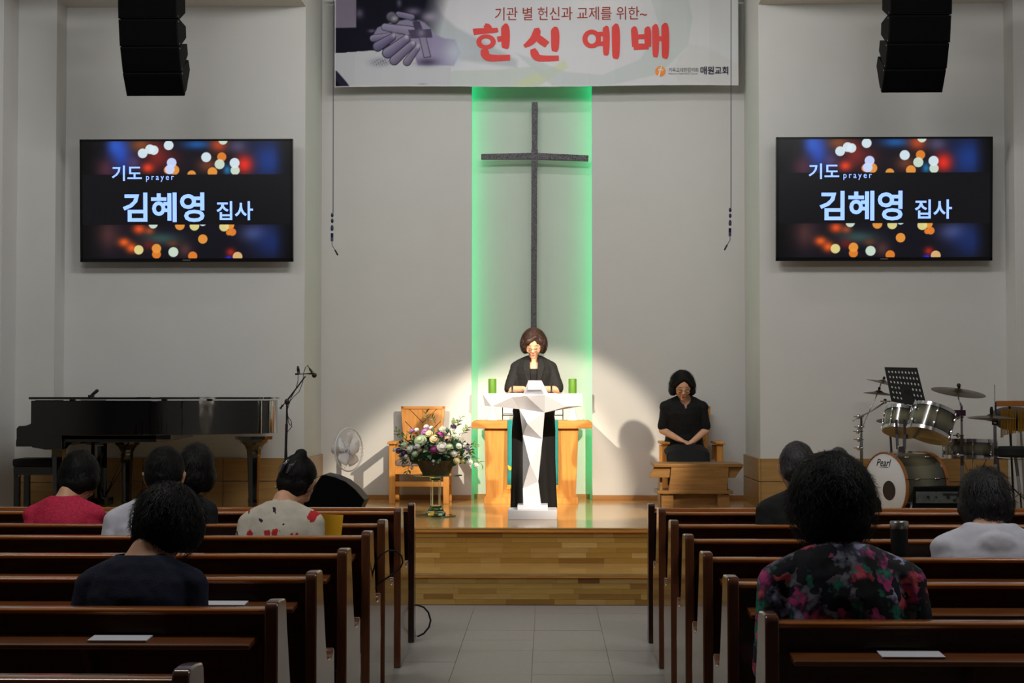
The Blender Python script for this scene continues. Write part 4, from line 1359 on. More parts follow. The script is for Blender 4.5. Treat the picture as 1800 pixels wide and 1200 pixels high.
# dark foliage mass inside so that no wall shows through
def fol(p):
    n_ = noise.noise(p * 22) * .03 + noise.noise(p * 60) * .012
    d_ = (p - (core - OFF[fa]))
    return tuple(d_.normalized() * n_) if d_.length > 0 else (0, 0, 0)
MB().ell((core.x, core.y, core.z + .06), (.25, .15, .15), u=40, v=26).build('foliage_core', leafm[0], fa, sharp=60, disp=fol)
used = set()
for k in range(285):
    u_ = rnd.uniform(0, 2 * PI)
    v_ = rnd.uniform(-.45, 1.0)
    cv = math.sqrt(max(0, 1 - min(1, abs(v_)) ** 2))
    if rnd.random() < .62:
        u_ = -PI / 2 + rnd.uniform(-1.5, 1.5)
    d_ = Vector((math.cos(u_) * cv, math.sin(u_) * cv, v_))
    R0 = Vector((.31, .19, .19))
    p = core + Vector((d_.x * R0.x, d_.y * R0.y, .05 + d_.z * R0.z)) * rnd.uniform(.84, 1.06)
    if p.z < zp + .02 and abs(p.x - gp.x) < .2:
        continue
    mi = rnd.choices((0, 1, 2, 3), (5, 4, 3, 2))[0]
    o = protos[mi] if mi not in used else protos[mi].copy()
    if mi in used:
        COL.objects.link(o)
    used.add(mi)
    dirv = (d_ + Vector((rnd.uniform(-.8, .8), rnd.uniform(-.5, .5), rnd.uniform(-.7, .6)))).normalized()
    nq = dirv.to_track_quat('Y', 'Z').to_matrix() @ Matrix.Rotation(rnd.uniform(-1, 1), 3, 'Y')
    sc = rnd.uniform(.45, .95) * (1.0 if mi != 2 else .8)
    o.matrix_local = Matrix.Translation(p - OFF[fa]) @ nq.to_4x4() @ Matrix.Scale(sc, 4)
for (x0, y0), (x1, y1) in (((390, 300), (378, 140)), ((330, 330), (110, 370)), ((200, 420), (90, 305)), ((640, 330), (710, 190)), ((700, 380), (770, 290)), ((760, 520), (905, 630)), ((780, 470), (860, 440)), ((480, 280), (440, 180)), ((600, 300), (650, 225)), ((230, 590), (200, 700))):
    a_, b_ = frm(x0, y0, -.02), frm(x1, y1, -.02)
    MB().tube([a_, (a_ + b_) / 2 + Vector((0, -.01, .012)), b_], .002, 5).build('stem', leafm[2], fa)
    for k in range(5):
        t_ = .45 + .55 * k / 4
        p = a_.lerp(b_, t_)
        dv = (b_ - a_).normalized() + Vector(((-1) ** k * .9 * (b_ - a_).normalized().z, -.3, (-1) ** k * -.9 * (b_ - a_).normalized().x))
        o = protos[3 if k % 2 else 2].copy()
        COL.objects.link(o)
        o.matrix_local = Matrix.Translation(p - OFF[fa]) @ (dv.normalized().to_track_quat('Y', 'Z').to_matrix() @ Matrix.Rotation(rnd.uniform(-.6, .6), 3, 'Y')).to_4x4() @ Matrix.Scale(rnd.uniform(.6, .9), 4)

# ------------------------------------------------------------------ standing fan
YFn = 16.05
fc = P(613, 790, YFn)
fan = thing('standing_fan', 'white standing fan turned to the right beside the left pulpit chair', 'fan', (P(592, 0, YFn + .06).x, YFn + .06, PZ))
axd = Vector((.84, -.54, .02)).normalized()
RF = axd.to_track_quat('Z', 'Y').to_matrix()
rf = .205
def ringp(r, d, n=40):
    return [fc + RF @ Vector((r * math.cos(2 * PI * k / n), r * math.sin(2 * PI * k / n), d)) for k in range(n + 1)]
gd = MB().tube(ringp(rf, .0), .007, 6, cap=False)
gd.build('guard_ring', M['fanwhite'], fan)
g2 = MB()
for sd, dd in ((1, .05), (-1, -.06)):
    for k in range(36):
        a_ = 2 * PI * k / 36
        g2.tube([fc + RF @ Vector((rr * math.cos(a_ + .25 * sd * (1 - rr / rf)), rr * math.sin(a_ + .25 * sd * (1 - rr / rf)), zz)) for rr, zz in ((rf, 0), (rf * .985, dd * .3), (rf * .95, dd * .55), (rf * .88, dd * .78), (rf * .7, dd * .93), (rf * .4, dd), (.045, dd))], .0013, 4)
    g2.tube(ringp(rf * .6, dd * .96, 28), .0015, 4, cap=False)
g2.build('guard_wires', M['fanwhite'], fan)['kind'] = 'stuff'
MB().lathe([(0, .05), (.05, .05), (.052, .058), (.04, .066), (0, .068)], fc, 24, RF).build('front_badge', M['fanwhite'], fan)
for k in range(5):
    a0 = 2 * PI * k / 5 + .2
    vs, fs = [], []
    for i in range(5):
        for j in range(5):
            r_ = .03 + (.165 - .03) * i / 4
            a_ = a0 + (j / 4 - .5) * (1.0 if 0 < i < 4 else .7)
            vs.append(fc + RF @ Vector((r_ * math.cos(a_), r_ * math.sin(a_), (j / 4 - .5) * .035)))
    fs = [(i * 5 + j, i * 5 + j + 1, i * 5 + j + 6, i * 5 + j + 5) for i in range(4) for j in range(4)]
    bl = MB().add(vs, fs).build('blade', M['fanclear'], fan)
    bl.modifiers.new('thick', 'SOLIDIFY').thickness = .002
MB().lathe([(0, -.022), (.03, -.022), (.032, .022), (.02, .03), (0, .032)], fc, 20, RF).build('hub', M['fanwhite'], fan)
MB().lathe([(.0, -.19), (.04, -.185), (.052, -.16), (.055, -.1), (.05, -.078), (.0, -.076)], fc, 24, RF).build('motor_housing', M['fanwhite'], fan)
mh = fc + RF @ Vector((0, 0, -.12))
MB().tube([mh - Vector((0, 0, .04)), (mh.x, mh.y, 0.95)], .017, 12).build('pole', M['fanwhite'], fan)
MB().tube([(mh.x, mh.y, 1.02), (mh.x, mh.y, PZ + .03)], .024, 14).build('lower_tube', M['fanwhite'], fan)
MB().lathe([(.0, 0), (.16, 0), (.165, .01), (.15, .025), (.05, .035), (.03, .06), (0, .06)], (mh.x, mh.y, PZ + .001), 28).build('base', M['fanwhite'], fan)

# ------------------------------------------------------------------ floor monitor wedge
wdg = thing('floor_monitor', 'black wedge-shaped floor monitor speaker at the left of the flowers', 'speaker', (P(588, 880, 14.6).x, 14.6, PZ))
pts = [px2(x, y, 14.42) for x, y in ((533.5, 882), (564.5, 835.5), (571, 833.5), (590, 838), (608, 846), (625, 860), (641.5, 879))]
x0_, x1_ = px2(537, 0, 14.42)[0], px2(629, 0, 14.42)[0]
pts = [(x0_, PZ)] + pts + [(x1_, PZ)]
MB().prism(pts[::-1], 'y', 14.42, 14.80).build('cabinet', M['box_side'], wdg, bevel=.006, sharp=25)
cxm, czm = sum(p[0] for p in pts) / len(pts), sum(p[1] for p in pts) / len(pts)
MB().prism([(cxm + (p[0] - cxm) * .97, czm + (p[1] - czm) * .965) for p in pts][::-1], 'y', 14.412, 14.43).build('grille', M['grille'], wdg, smooth=False)
MB().box((px2(627, 866, 14.6)[0], 14.62, px2(627, 863.4, 14.6)[1]), (.03, .04, .004), Matrix.Rotation(.8, 3, 'Y')).build('badge', M['steel'], wdg, smooth=False)

# ------------------------------------------------------------------ grand piano
YN, YR_ = 14.25, 15.72
pk = P(61, 0, YN).x
pt_ = P(489, 0, 15.3).x
pn = thing('grand_piano', 'long glossy black grand piano with closed lid, keyboard at the left', 'piano', ((pk + pt_) / 2, 15.0, PZ))
near = [(pk, YN), (pk + .5, YN), (pk + .85, YN + .02), (pk + 1.1, YN + .10), (pk + 1.3, YN + .26), (pk + 1.48, YN + .48), (pk + 1.66, YN + .64), (pk + 1.85, YN + .74), (pt_ - .12, YN + .82), (pt_ - .03, YN + .92), (pt_, YN + 1.08), (pt_ - .01, YN + 1.25), (pt_ - .07, YN + 1.38), (pt_ - .2, YR_), (pk, YR_)]
def smooth_outline(pts_, it=2):
    for _ in range(it):
        out = [pts_[0]]
        for i in range(len(pts_) - 1):
            a_, b_ = pts_[i], pts_[i + 1]
            out += [(a_[0] * .75 + b_[0] * .25, a_[1] * .75 + b_[1] * .25), (a_[0] * .25 + b_[0] * .75, a_[1] * .25 + b_[1] * .75)]
        out.append(pts_[-1])
        pts_ = out
    return pts_
plan = smooth_outline(near)
zt, zb_ = P(0, 703, YN).z, P(300, 764, YN + .3).z
MB().prism(plan, 'z', zb_, zt - .004).build('rim', M['black_lac'], pn, sharp=25, bevel=.004)
cx_, cy_ = (pk + pt_) / 2, (YN + YR_) / 2
MB().prism([(cx_ + (x - cx_) * 1.018, cy_ + (y - cy_) * 1.02) for x, y in plan], 'z', zt + .006, zt + .026).build('lid', M['black_lac'], pn, sharp=25, bevel=.004)
for xx in (pk + .3, pk + 1.0, pk + 1.4):
    MB().box((xx, YN + .2 if xx < pk + .9 else YN + .6, zt + .001), (.05, .03, .012)).build('lid_support', M['black_lac'], pn, smooth=False)
arm = [(62.5, 703), (63, 725), (60, 737), (54, 745), (46, 748), (34, 748.5), (30, 753), (30, 772), (31, 779), (56, 779), (57, 786), (80, 790), (110, 790), (110, 703)]
for y0_ in (YN + .005, YR_ - .065):
    MB().prism([(pk + (px2(x, y, YN)[0] - px2(62.5, 0, YN)[0]), px2(x, y, YN)[1]) for x, y in arm], 'y', y0_, y0_ + .06).build('cheek', M['black_lac'], pn, bevel=.004, sharp=30)
xk0 = px2(31, 0, YN)[0]
MB().box(((xk0 + pk) / 2 + .1, (YN + YR_) / 2, px2(0, 783, YN)[1] + .02), (abs(pk - xk0) + .2, YR_ - YN - .13, .06)).build('key_bed', M['black_lac'], pn, bevel=.003)
MB().box((pk + .02, (YN + YR_) / 2, px2(0, 745, YN)[1]), (.03, YR_ - YN - .14, .2)).build('fallboard', M['black_lac'], pn, bevel=.004)
kb = MB()
MB().box((xk0 + .09, (YN + YR_) / 2, px2(0, 765, YN)[1] + .02), (.14, 1.22, .02)).build('white_keys', M['paper'], pn, smooth=False)
for k in range(52):
    if k % 7 not in (2, 6):
        kb.box((xk0 + .115, YN + .13 + 1.22 * (k + 1) / 52, px2(0, 765, YN)[1] + .035), (.09, .011, .012))
kb.build('black_keys', M['black_pl'], pn, smooth=False)['kind'] = 'stuff'
# underside blocks
for a_, b_, y_ in ((60, 303, 771.5), (100, 278, 776)):
    x0_, x1_ = px2(a_, 0, YN)[0], px2(b_, 0, YN)[0]
    MB().box(((x0_ + x1_) / 2, YN + .5, (px2(0, y_, YN)[1] + zb_) / 2), (x1_ - x0_, .9, zb_ - px2(0, y_, YN)[1] + .01)).build('under_frame', M['black_lac'], pn, bevel=.003)
def pleg(px, Y, top=765, wide=26):
    c = P(px, 0, Y)
    zt_ = P(0, top, Y).z
    H = zt_ - PZ - .05
    k = Y / FPX
    pr = [(wide * 1.1, H), (wide * 1.08, H - .03), (wide * .82, H - .035), (wide * .8, H - .055), (wide * .58, H - .08), (wide * .42, H - .12), (wide * .38, H - .2), (wide * .3, .08), (wide * .34, .05), (wide * .3, .0)]
    lg = MB().lathe([(a_ * k * 1.25, z) for a_, z in pr[::-1]], (c.x, Y, PZ + .05), 8).build('leg', M['black_lac'], pn, sharp=30)
    MB().lathe([(.0, 0), (.02, .0), (.022, .02), (.02, .05), (0, .05)], (c.x, Y, PZ), 12).build('caster', M['brass'], lg)
pleg(110, YN + .25)
pleg(229, YR_ - .35, 770, 22)
pleg(450, 15.2, 766, 24)
# lyre with pedals
ly = P(185, 0, 15.0).x
lyr = MB().box((ly, 15.0, .80), (.035, .16, .62)).build('lyre', M['black_lac'], pn, bevel=.004)
for sx in (-.06, .05):
    MB().tube([(ly + sx, 14.93, 1.2), (ly + sx, 14.93, PZ + .13)], .016, 10).build('lyre_post', M['black_lac'], pn)
MB().box((ly, 15.0, PZ + .11), (.14, .3, .07)).build('pedal_box', M['black_lac'], pn, bevel=.004)
MB().box((ly, 15.0, 1.165), (.3, .3, .05)).build('lyre_block', M['black_lac'], pn, bevel=.004)
for k in (-1, 0, 1):
    MB().box((ly - .11, 15.0 + k * .07, PZ + .09), (.1, .025, .01)).build('pedal', M['brass'], pn, bevel=.003)
for sx in (.0, .09):
    MB().tube([(ly + .03, 15.05, PZ + .16), (ly + .22 + sx, 15.15, 1.18)], .008, 8).build('lyre_brace', M['black_lac'], pn)
# bench
YBn = 14.62
b0, b1 = P(30, 0, YBn).x, P(157, 0, YBn).x
bt = P(0, 806, YBn).z
bn = thing('piano_bench', 'black padded piano bench at the keyboard end of the grand piano', 'bench', ((b0 + b1) / 2, YBn, PZ))
MB().box(((b0 + b1) / 2, YBn + .16, bt - .035), (b1 - b0, .36, .07)).build('cushion', M['black_cloth'], bn, bevel=.02)
MB().box(((b0 + b1) / 2, YBn + .16, bt - .105), (b1 - b0 - .02, .34, .07)).build('frame', M['black_lac'], bn, bevel=.003)
for x in (b0 + .035, b1 - .035):
    for y in (YBn + .02, YBn + .3):
        MB().box((x, y, (PZ + bt - .14) / 2), (.05, .05, bt - .14 - PZ)).build('leg', M['black_lac'], bn, bevel=.004)
# clip lamp / microphone lying on the lid
ml = P(170, 0, 14.5)
cl_ = thing('clip_microphone', 'small black microphone propped on the piano lid near the keyboard', 'microphone', (ml.x, 14.5, zt + .026))
MB().capsule((ml.x - .015, 14.5, zt + .042), (ml.x + .03, 14.5, zt + .08), .013, .015).build('body', M['black_pl'], cl_)
MB().box((ml.x - .02, 14.5, zt + .035), (.05, .03, .018)).build('foot', M['black_pl'], cl_, bevel=.003)

# ------------------------------------------------------------------ boom microphone stand by the piano
YM = 14.12
q3 = lambda x, y, d=0.0: P(x, y, YM + d)
ms = thing('microphone_stand', 'black boom microphone stand with two microphones at the piano tail', 'microphone stand', (q3(503.5, 0).x, YM, PZ))
MB().tube([(q3(503.5, 0).x, YM, PZ + .12), q3(503.8, 745)], .011, 10).build('lower_pole', M['black_pl'], ms)
MB().tube([q3(503.8, 752), q3(504.5, 708)], .008, 10).build('upper_pole', M['black_pl'], ms)
for k in range(3):
    a_ = 2 * PI * k / 3 + .5
    MB().tube([(q3(503.5, 0).x, YM, PZ + .16), (q3(503.5, 0).x + .3 * math.cos(a_), YM + .3 * math.sin(a_), PZ + .012)], .009, 8).build('tripod_leg', M['black_pl'], ms)
MB().tube([q3(494, 716), q3(506, 702), q3(537, 661)], [.008, .007, .0055], 8).build('boom', M['black_pl'], ms)
MB().ell(q3(504.5, 706), (.022, .02, .026), u=12, v=8).build('boom_clamp', M['black_pl'], ms)
MB().tube([q3(492.5, 718), q3(497, 712)], .014, 10).build('counterweight', M['black_pl'], ms)
MB().tube([q3(519, 657.5), q3(548, 656.5)], .008, 8).build('stereo_bar', M['black_pl'], ms)
MB().tube([q3(525, 656), q3(524, 648), q3(523.5, 643)], [.012, .012, .006], 10).build('microphone', M['black_pl'], ms)
mm = MB().tube([q3(540.5, 642), q3(545, 649), q3(550, 656)], [.006, .009, .012], 10).build('microphone', M['black_pl'], ms)
MB().ell(q3(552.5, 659.5), .021, u=14, v=10).build('microphone_head', M['black_pl'], mm)
MB().tube([q3(549, 653.5), q3(550.5, 655)], .0125, 10).build('yellow_ring', M['gold'], mm)
MB().tube([q3(541, 642), q3(537, 645), q3(534, 655), q3(532, 672), q3(526, 688), q3(515, 698), q3(505, 712), q3(505, 730), q3(512, 740), q3(513, 750), q3(506, 758), q3(502, 764), q3(504, 780), q3(506, 830), q3(506, 860)], .003, 6).build('cable', M['cable'], ms)
MB().tube([q3(524, 657), q3(524, 668), q3(520, 684), q3(512, 698), q3(505, 720), q3(507, 742), q3(511, 748)], .003, 6).build('cable', M['cable'], ms)

# ------------------------------------------------------------------ drum kit
M['burst'] = vcol_mat('sunburst_drum_lacquer', 0, .2)
M['burst'].node_tree.nodes['Principled BSDF'].inputs['Coat Weight'].default_value = .7
def dirmat(up):
    return Vector(up).normalized().to_track_quat('Z', 'Y').to_matrix()
def drum(name, label, c, up, r, depth, headm, botm, lugs=6, hoopm=None, seg=40):
    hoopm = hoopm or M['chrome']
    c = Vector(c)
    R = dirmat(up)
    t = thing(name, label, 'drum', tuple(c))
    sh = MB().lathe([(r, depth * i / 10) for i in range(11)], c, seg, R)
    sh.f = [f for f in sh.f if len(f) == 4]
    so_ = sh.build('shell', M['burst'], t)
    ca = so_.data.color_attributes.new('paint', 'FLOAT_COLOR', 'POINT')
    upv = R @ Vector((0, 0, 1))
    for i, v in enumerate(so_.data.vertices):
        u = v.co.dot(upv) / depth
        w_ = math.exp(-((u - .5) / .3) ** 2) * (.8 + .2 * noise.noise(v.co * 6))
        ca.data[i].color = (.003 + .17 * w_, .003 + .16 * w_, .003 + .095 * w_, 1)
    for z, hm, nm in ((0, botm, 'bottom_head'), (depth, headm, 'top_head')):
        s_ = -1 if z == 0 else 1
        MB().lathe([(0, z + s_ * .004), (r - .004, z + s_ * .004), (r, z)][::s_], c, seg, R).build(nm, hm, t, sharp=60)
        MB().lathe([(r + .001, z - .018), (r + .009, z - .018), (r + .009, z + .012), (r + .001, z + .012), (r + .001, z - .018)], c, seg, R).build('hoop', hoopm, t, sharp=40)
    for k in range(lugs):
        a_ = 2 * PI * (k + .3) / lugs
        for z in (depth * .25, depth * .75):
            p = c + R @ Vector(((r + .01) * math.cos(a_), (r + .01) * math.sin(a_), z))
            MB().ell(p, (.011, .011, min(.028, depth * .14)), R, 8, 6).build('lug', M['chrome'], t)
        MB().tube([c + R @ Vector(((r + .014) * math.cos(a_), (r + .014) * math.sin(a_), z)) for z in (-.006, depth + .006)], .003, 5).build('tension_rod', M['chrome'], t)
    return t, R
aa = math.radians(62)
nb = Vector((-math.sin(aa), -math.cos(aa), 0))
YBD = 14.3
fcx = P(1556, 838, YBD)
rb_ = fcx.z - PZ - .012
rb_ = min(rb_, .275)
fcx.z = PZ + rb_ + .012
cb = fcx - nb * .43
bd, RB = drum('bass_drum', 'large bass drum with white front head at the front of the drum kit', cb, nb, rb_, .43, M['drumhead'], M['darkhead'], 8, M['hoop'], 56)
e1 = Vector((math.cos(aa), -math.sin(aa), 0))
hole = fcx + e1 * .055 + Vector((0, 0, -.035)) + nb * .0055
MB().add([hole] + [hole + e1 * (.082 * math.cos(2 * PI * k / 32)) + Vector((0, 0, .082 * math.sin(2 * PI * k / 32))) for k in range(32)], [(0, 1 + k, 1 + (k + 1) % 32) for k in range(32)]).build('port_hole', M['darkhead'], bd, smooth=False)
lettering('Pearl', M['black_pl'], bd, fcx + e1 * (-.105) + Vector((0, 0, .165)) + nb * .006, e1 * .19, Vector((0, 0, .062)), shear=.35, bold=.004)
MB().box(fcx + e1 * -.01 + Vector((0, 0, .158)) + nb * .006, (.12, .002, .004), Matrix.Rotation(math.atan2(e1.y, e1.x), 3, 'Z')).build('underline', M['black_pl'], bd, smooth=False)
for s_ in (-1, 1):
    p = fcx + e1 * (s_ * .24) - nb * .08 + Vector((0, 0, -.12))
    MB().tube([p, (p.x + e1.x * s_ * .1 + nb.x * .12, p.y + e1.y * s_ * .1 + nb.y * .12, PZ + .01)], .008, 8).build('spur', M['chrome'], bd)
# tom holder block
tp = cb.lerp(fcx, .6) + Vector((0, 0, rb_))
MB().box(tp + Vector((0, 0, .03)), (.06, .05, .06)).build('tom_mount', M['chrome'], bd, bevel=.004)
for d_ in (-.03, .03):
    MB().tube([tp + Vector((d_, 0, .03)), tp + Vector((d_ * 1.2, .02, .28))], .012, 10).build('tom_post', M['chrome'], bd)
drum('rack_tom', 'tilted rack tom with metallic shell above the bass drum, the larger one', P(1631, 763, 14.45), (.33, .26, .9), .185, .215, M['drumhead'], M['darkhead'])
drum('rack_tom', 'smaller rack tom half hidden behind the music stand', P(1582, 757, 14.78), (.2, .3, .9), .145, .18, M['drumhead'], M['darkhead'])
sn, _ = drum('snare_drum', 'shallow metallic drum on a stand right of the bass drum', P(1705, 803, 14.75), (.02, .05, 1), .215, .14, M['drumhead'], M['darkhead'], 8)
sp_ = P(1705, 0, 14.75).x
for k in range(3):
    a_ = 2 * PI * k / 3 + .2
    MB().tube([(sp_ + .12 * math.cos(a_), 14.75 + .12 * math.sin(a_), P(0, 805, 14.75).z), (sp_, 14.75, .78), (sp_ + .2 * math.cos(a_), 14.75 + .2 * math.sin(a_), PZ + .01)], .007, 8).build('stand_leg', M['chrome'], sn)

def cymbal(root, c, up, r, name='cymbal'):
    R = dirmat(up)
    b = MB().lathe([(.006, .022), (.02, .021), (.035, .012), (.045, .006), (r * .6, .0), (r, -.012), (r, -.014), (r * .6, -.002), (.045, .004), (.02, .019), (.006, .02)], c, 48, R)
    o = b.build(name, M['cymbal'], root, sharp=50)
    MB().lathe([(0, .024), (.01, .024), (.012, .03), (.012, .045), (.006, .052), (0, .052)], c, 12, R).build('wing_nut', M['black_pl'], o)
    return o
def tripod(root, x, y, h, r=.26, m='chrome', ph=.3):
    for k in range(3):
        a_ = 2 * PI * k / 3 + ph
        MB().tube([(x, y, PZ + h), (x + r * math.cos(a_), y + r * math.sin(a_), PZ + .01)], .007, 8).build('tripod_leg', M[m], root)
def clampb(root, p, r=.018):
    MB().ell(p, (r, r, r * 1.15), u=10, v=8).build('clamp', M['chrome'], root)
    MB().tube([p + Vector((-.045, -.01, 0)), p + Vector((.045, -.01, 0))], .006, 6).build('wing_bolt', M['chrome'], root)
Yr = 14.46
x_ = P(1684, 0, Yr).x
rc = thing('cymbal_stand', 'chrome stand with the large ride cymbal above the drums', 'cymbal', (x_, Yr, PZ))
cymbal(rc, P(1685, 687, Yr), (.1, -.19, 1), .228)
MB().tube([(x_, Yr, PZ + .2), (x_, Yr, P(0, 765, Yr).z)], .014, 10).build('lower_tube', M['chrome'], rc)
MB().tube([(x_, Yr, P(0, 768, Yr).z), (x_, Yr, P(0, 712, Yr).z)], .010, 10).build('upper_tube', M['chrome'], rc)
MB().tube([(x_, Yr, P(0, 714, Yr).z), P(1684.5, 700, Yr), P(1685, 676, Yr)], [.013, .008, .004], 8).build('tilter', M['chrome'], rc)
MB().ell(P(1685.2, 677, Yr), (.018, .018, .018), u=12, v=8).build('felt', M['black_pl'], rc)
for yy_ in (733, 765, 800):
    clampb(rc, P(1684, yy_, Yr))
tripod(rc, x_, Yr, .22)
wb = MB().box(P(1681, 725.5, Yr - .02), (.15, .05, .05)).build('wood_block', mat('purple_block', s(58, 26, 58), .4), rc, bevel=.004)

Ya = 15.25
x_ = P(1509, 0, Ya).x
lc_ = thing('cymbal_stand', 'chrome boom stand with two small cymbals at the left of the drum kit', 'cymbal', (x_, Ya, PZ))
MB().tube([(x_, Ya, PZ + .2), (x_, Ya, P(0, 772, Ya).z)], .014, 10).build('lower_tube', M['chrome'], lc_)
MB().tube([(x_, Ya, P(0, 775, Ya).z), (x_, Ya, P(0, 732, Ya).z)], .010, 10).build('upper_tube', M['chrome'], lc_)
MB().tube([P(1499, 740, Ya), P(1510, 733, Ya), P(1532, 722, Ya), P(1557, 706, Ya)], [.006, .009, .006, .009], 8).build('boom_arm', M['chrome'], lc_)
MB().tube([P(1513, 758, Ya), P(1530, 718, Ya), P(1545, 686, Ya), P(1549, 672, Ya)], .006, 8).build('boom_arm', M['steel'], lc_)
for q_ in ((1509, 732), (1510, 750), (1508, 758), (1509, 772), (1509, 787), (1556, 705)):
    clampb(lc_, P(q_[0], q_[1], Ya), .02)
cymbal(lc_, P(1552, 671.5, Ya), (.27, -.06, 1), .145)
cymbal(lc_, P(1545, 690, Ya), (.1, .02, 1), .135)
tripod(lc_, x_, Ya, .22, ph=1.0)
x2_ = P(1565, 0, 15.3).x
cc_ = thing('cymbal_stand', 'low small cymbal half hidden left of the rack toms', 'cymbal', (x2_, 15.3, PZ))
cymbal(cc_, P(1563, 737, 15.3), (-.04, -.2, 1), .115)
MB().tube([(x2_, 15.3, PZ + .2), P(1563.5, 740, 15.3)], .01, 8).build('tube', M['chrome'], cc_)
tripod(cc_, x2_, 15.3, .22, ph=.8)

Yh = 14.55
x_ = P(1742, 0, Yh).x
hh_ = thing('hi_hat', 'hi-hat cymbal pair on a chrome stand at the right of the kit', 'cymbal', (x_, Yh, PZ))
cymbal(hh_, P(1743, 731.5, Yh), (.02, -.02, 1), .205, 'top_cymbal')
b_ = MB().lathe([(.006, -.024), (.045, -.016), (.2, .0), (.2, .002), (.045, -.012), (.006, -.02)], P(1743, 735.5, Yh), 48).build('bottom_cymbal', M['cymbal'], hh_, sharp=50)
MB().tube([(x_, Yh, P(0, 676, Yh).z), (x_, Yh, P(0, 750, Yh).z)], .003, 6).build('pull_rod', M['chrome'], hh_)
MB().tube([(x_, Yh, PZ + .1), (x_, Yh, P(0, 741, Yh).z)], .014, 10).build('tube', M['chrome'], hh_)
MB().tube([(x_, Yh, P(0, 746, Yh).z), (x_, Yh, P(0, 738, Yh).z)], .026, 12).build('cymbal_seat', M['black_pl'], hh_)
MB().lathe([(0, 0), (.014, .0), (.016, .03), (.01, .06), (0, .06)], P(1743, 727, Yh), 12).build('clutch', M['black_pl'], hh_)
tripod(hh_, x_, Yh, .2, ph=.1)

Yc_ = 14.85
ch = thing('bar_chimes', 'golden bar chimes hanging from a wooden beam at the right edge', 'chimes', (P(1785, 0, Yc_).x, Yc_, PZ))
a_, b_ = P(1751, 709, Yc_), P(1830, 709, Yc_)
MB().box(((a_.x + b_.x) / 2, Yc_, a_.z), (b_.x - a_.x, .05, .05)).build('beam', M['hoop'], ch, bevel=.004)
k = 0
xx = 1760
while xx < 1828:
    if not (1786 < xx < 1790):
        L = (48 - (xx - 1760) * .2)
        if xx < 1763:
            L += 3
        MB().tube([P(xx, 718, Yc_ - .01), P(xx, 718 + L, Yc_ - .01)], .0052, 6).build('chime', M['brass'], ch)
    xx += 2.75
MB().tube([P(1750.5, 706, Yc_), P(1750.5, 735, Yc_)], .006, 6).build('side_arm', M['black_pl'], ch)
MB().tube([P(1774.5, 712, Yc_ + .04), (P(1774.5, 0, Yc_).x, Yc_ + .04, PZ + .2)], .009, 8).build('stand_tube', M['black_pl'], ch)
tripod(ch, P(1774.5, 0, Yc_).x, Yc_ + .04, .24, m='black_pl')
pad = thing('percussion_drum', 'dark round percussion drum behind the bar chimes', 'drum', (P(1782, 0, 15.1).x, 15.1, PZ))
MB().lathe([(.0, 0), (.15, .005), (.2, .04), (.2, .14), (.16, .16), (0, .165)], P(1786, 752, 15.1), 32, dirmat((0, -.2, 1))).build('shell', M['black_pl'], pad)
for xx in (1775, 1794):
    MB().tube([P(xx, 750, 15.1), (P(xx, 0, 15.1).x, 15.1, PZ)], .01, 8).build('leg', M['steel'], pad)
th = thing('drum_stool', 'black padded drum stool seat below the chimes', 'stool', (P(1784, 0, 14.5).x, 14.5, PZ))
MB().lathe([(.0, 0), (.14, .0), (.155, .02), (.155, .07), (.14, .09), (0, .095)], P(1785, 803, 14.5), 32).build('seat', M['black_cloth'], th)
MB().tube([P(1785, 803, 14.5), (P(1785, 0, 14.5).x, 14.5, PZ + .2)], .014, 10).build('post', M['chrome'], th)
tripod(th, P(1785, 0, 14.5).x, 14.5, .22)
rk = thing('percussion_rack', 'thin chrome rail of the percussion rack beside the hi-hat', 'rack', (P(1778, 0, 14.4).x, 14.4, PZ))
MB().tube([P(1752, 806, 14.4), P(1822, 808, 14.4)], .007, 8).build('rail', M['chrome'], rk)
for xx in (1754, 1820):
    MB().tube([P(xx, 806.5, 14.4), (P(xx, 0, 14.4).x, 14.4, PZ)], .009, 8).build('post', M['chrome'], rk)

# amplifier
Yp = 14.08
a_, b_ = P(1600, 0, Yp).x, P(1704, 0, Yp).x
za = P(0, 853.5, Yp).z
am = thing('amplifier', 'black amplifier box with a grey control panel below the drums', 'amplifier', ((a_ + b_) / 2, Yp, PZ))
MB().box(((a_ + b_) / 2, Yp + .1, (PZ + za) / 2), (b_ - a_, .2, za - PZ)).build('cabinet', M['black_box'], am, bevel=.006)
c_, d_ = P(1610, 884, Yp), P(1700, 864, Yp)
MB().box(((c_.x + d_.x) / 2, Yp - .004, (c_.z + d_.z) / 2), (d_.x - c_.x, .012, d_.z - c_.z)).build('control_panel', M['amp_panel'], am, bevel=.002)
for xx, rr in ((1631, .012), (1645, .007), (1666, .014), (1677, .012), (1688, .008)):
    p = P(xx, 873 if xx != 1677 else 879, Yp)
    MB().tube([(p.x, Yp - .01, p.z), (p.x, Yp - .022, p.z)], rr, 12).build('knob', M['black_pl'], am)
p = P(1674, 868.5, Yp)
MB().box((p.x, Yp - .012, p.z), (.16, .006, .016)).build('slot', M['black_pl'], am, smooth=False)

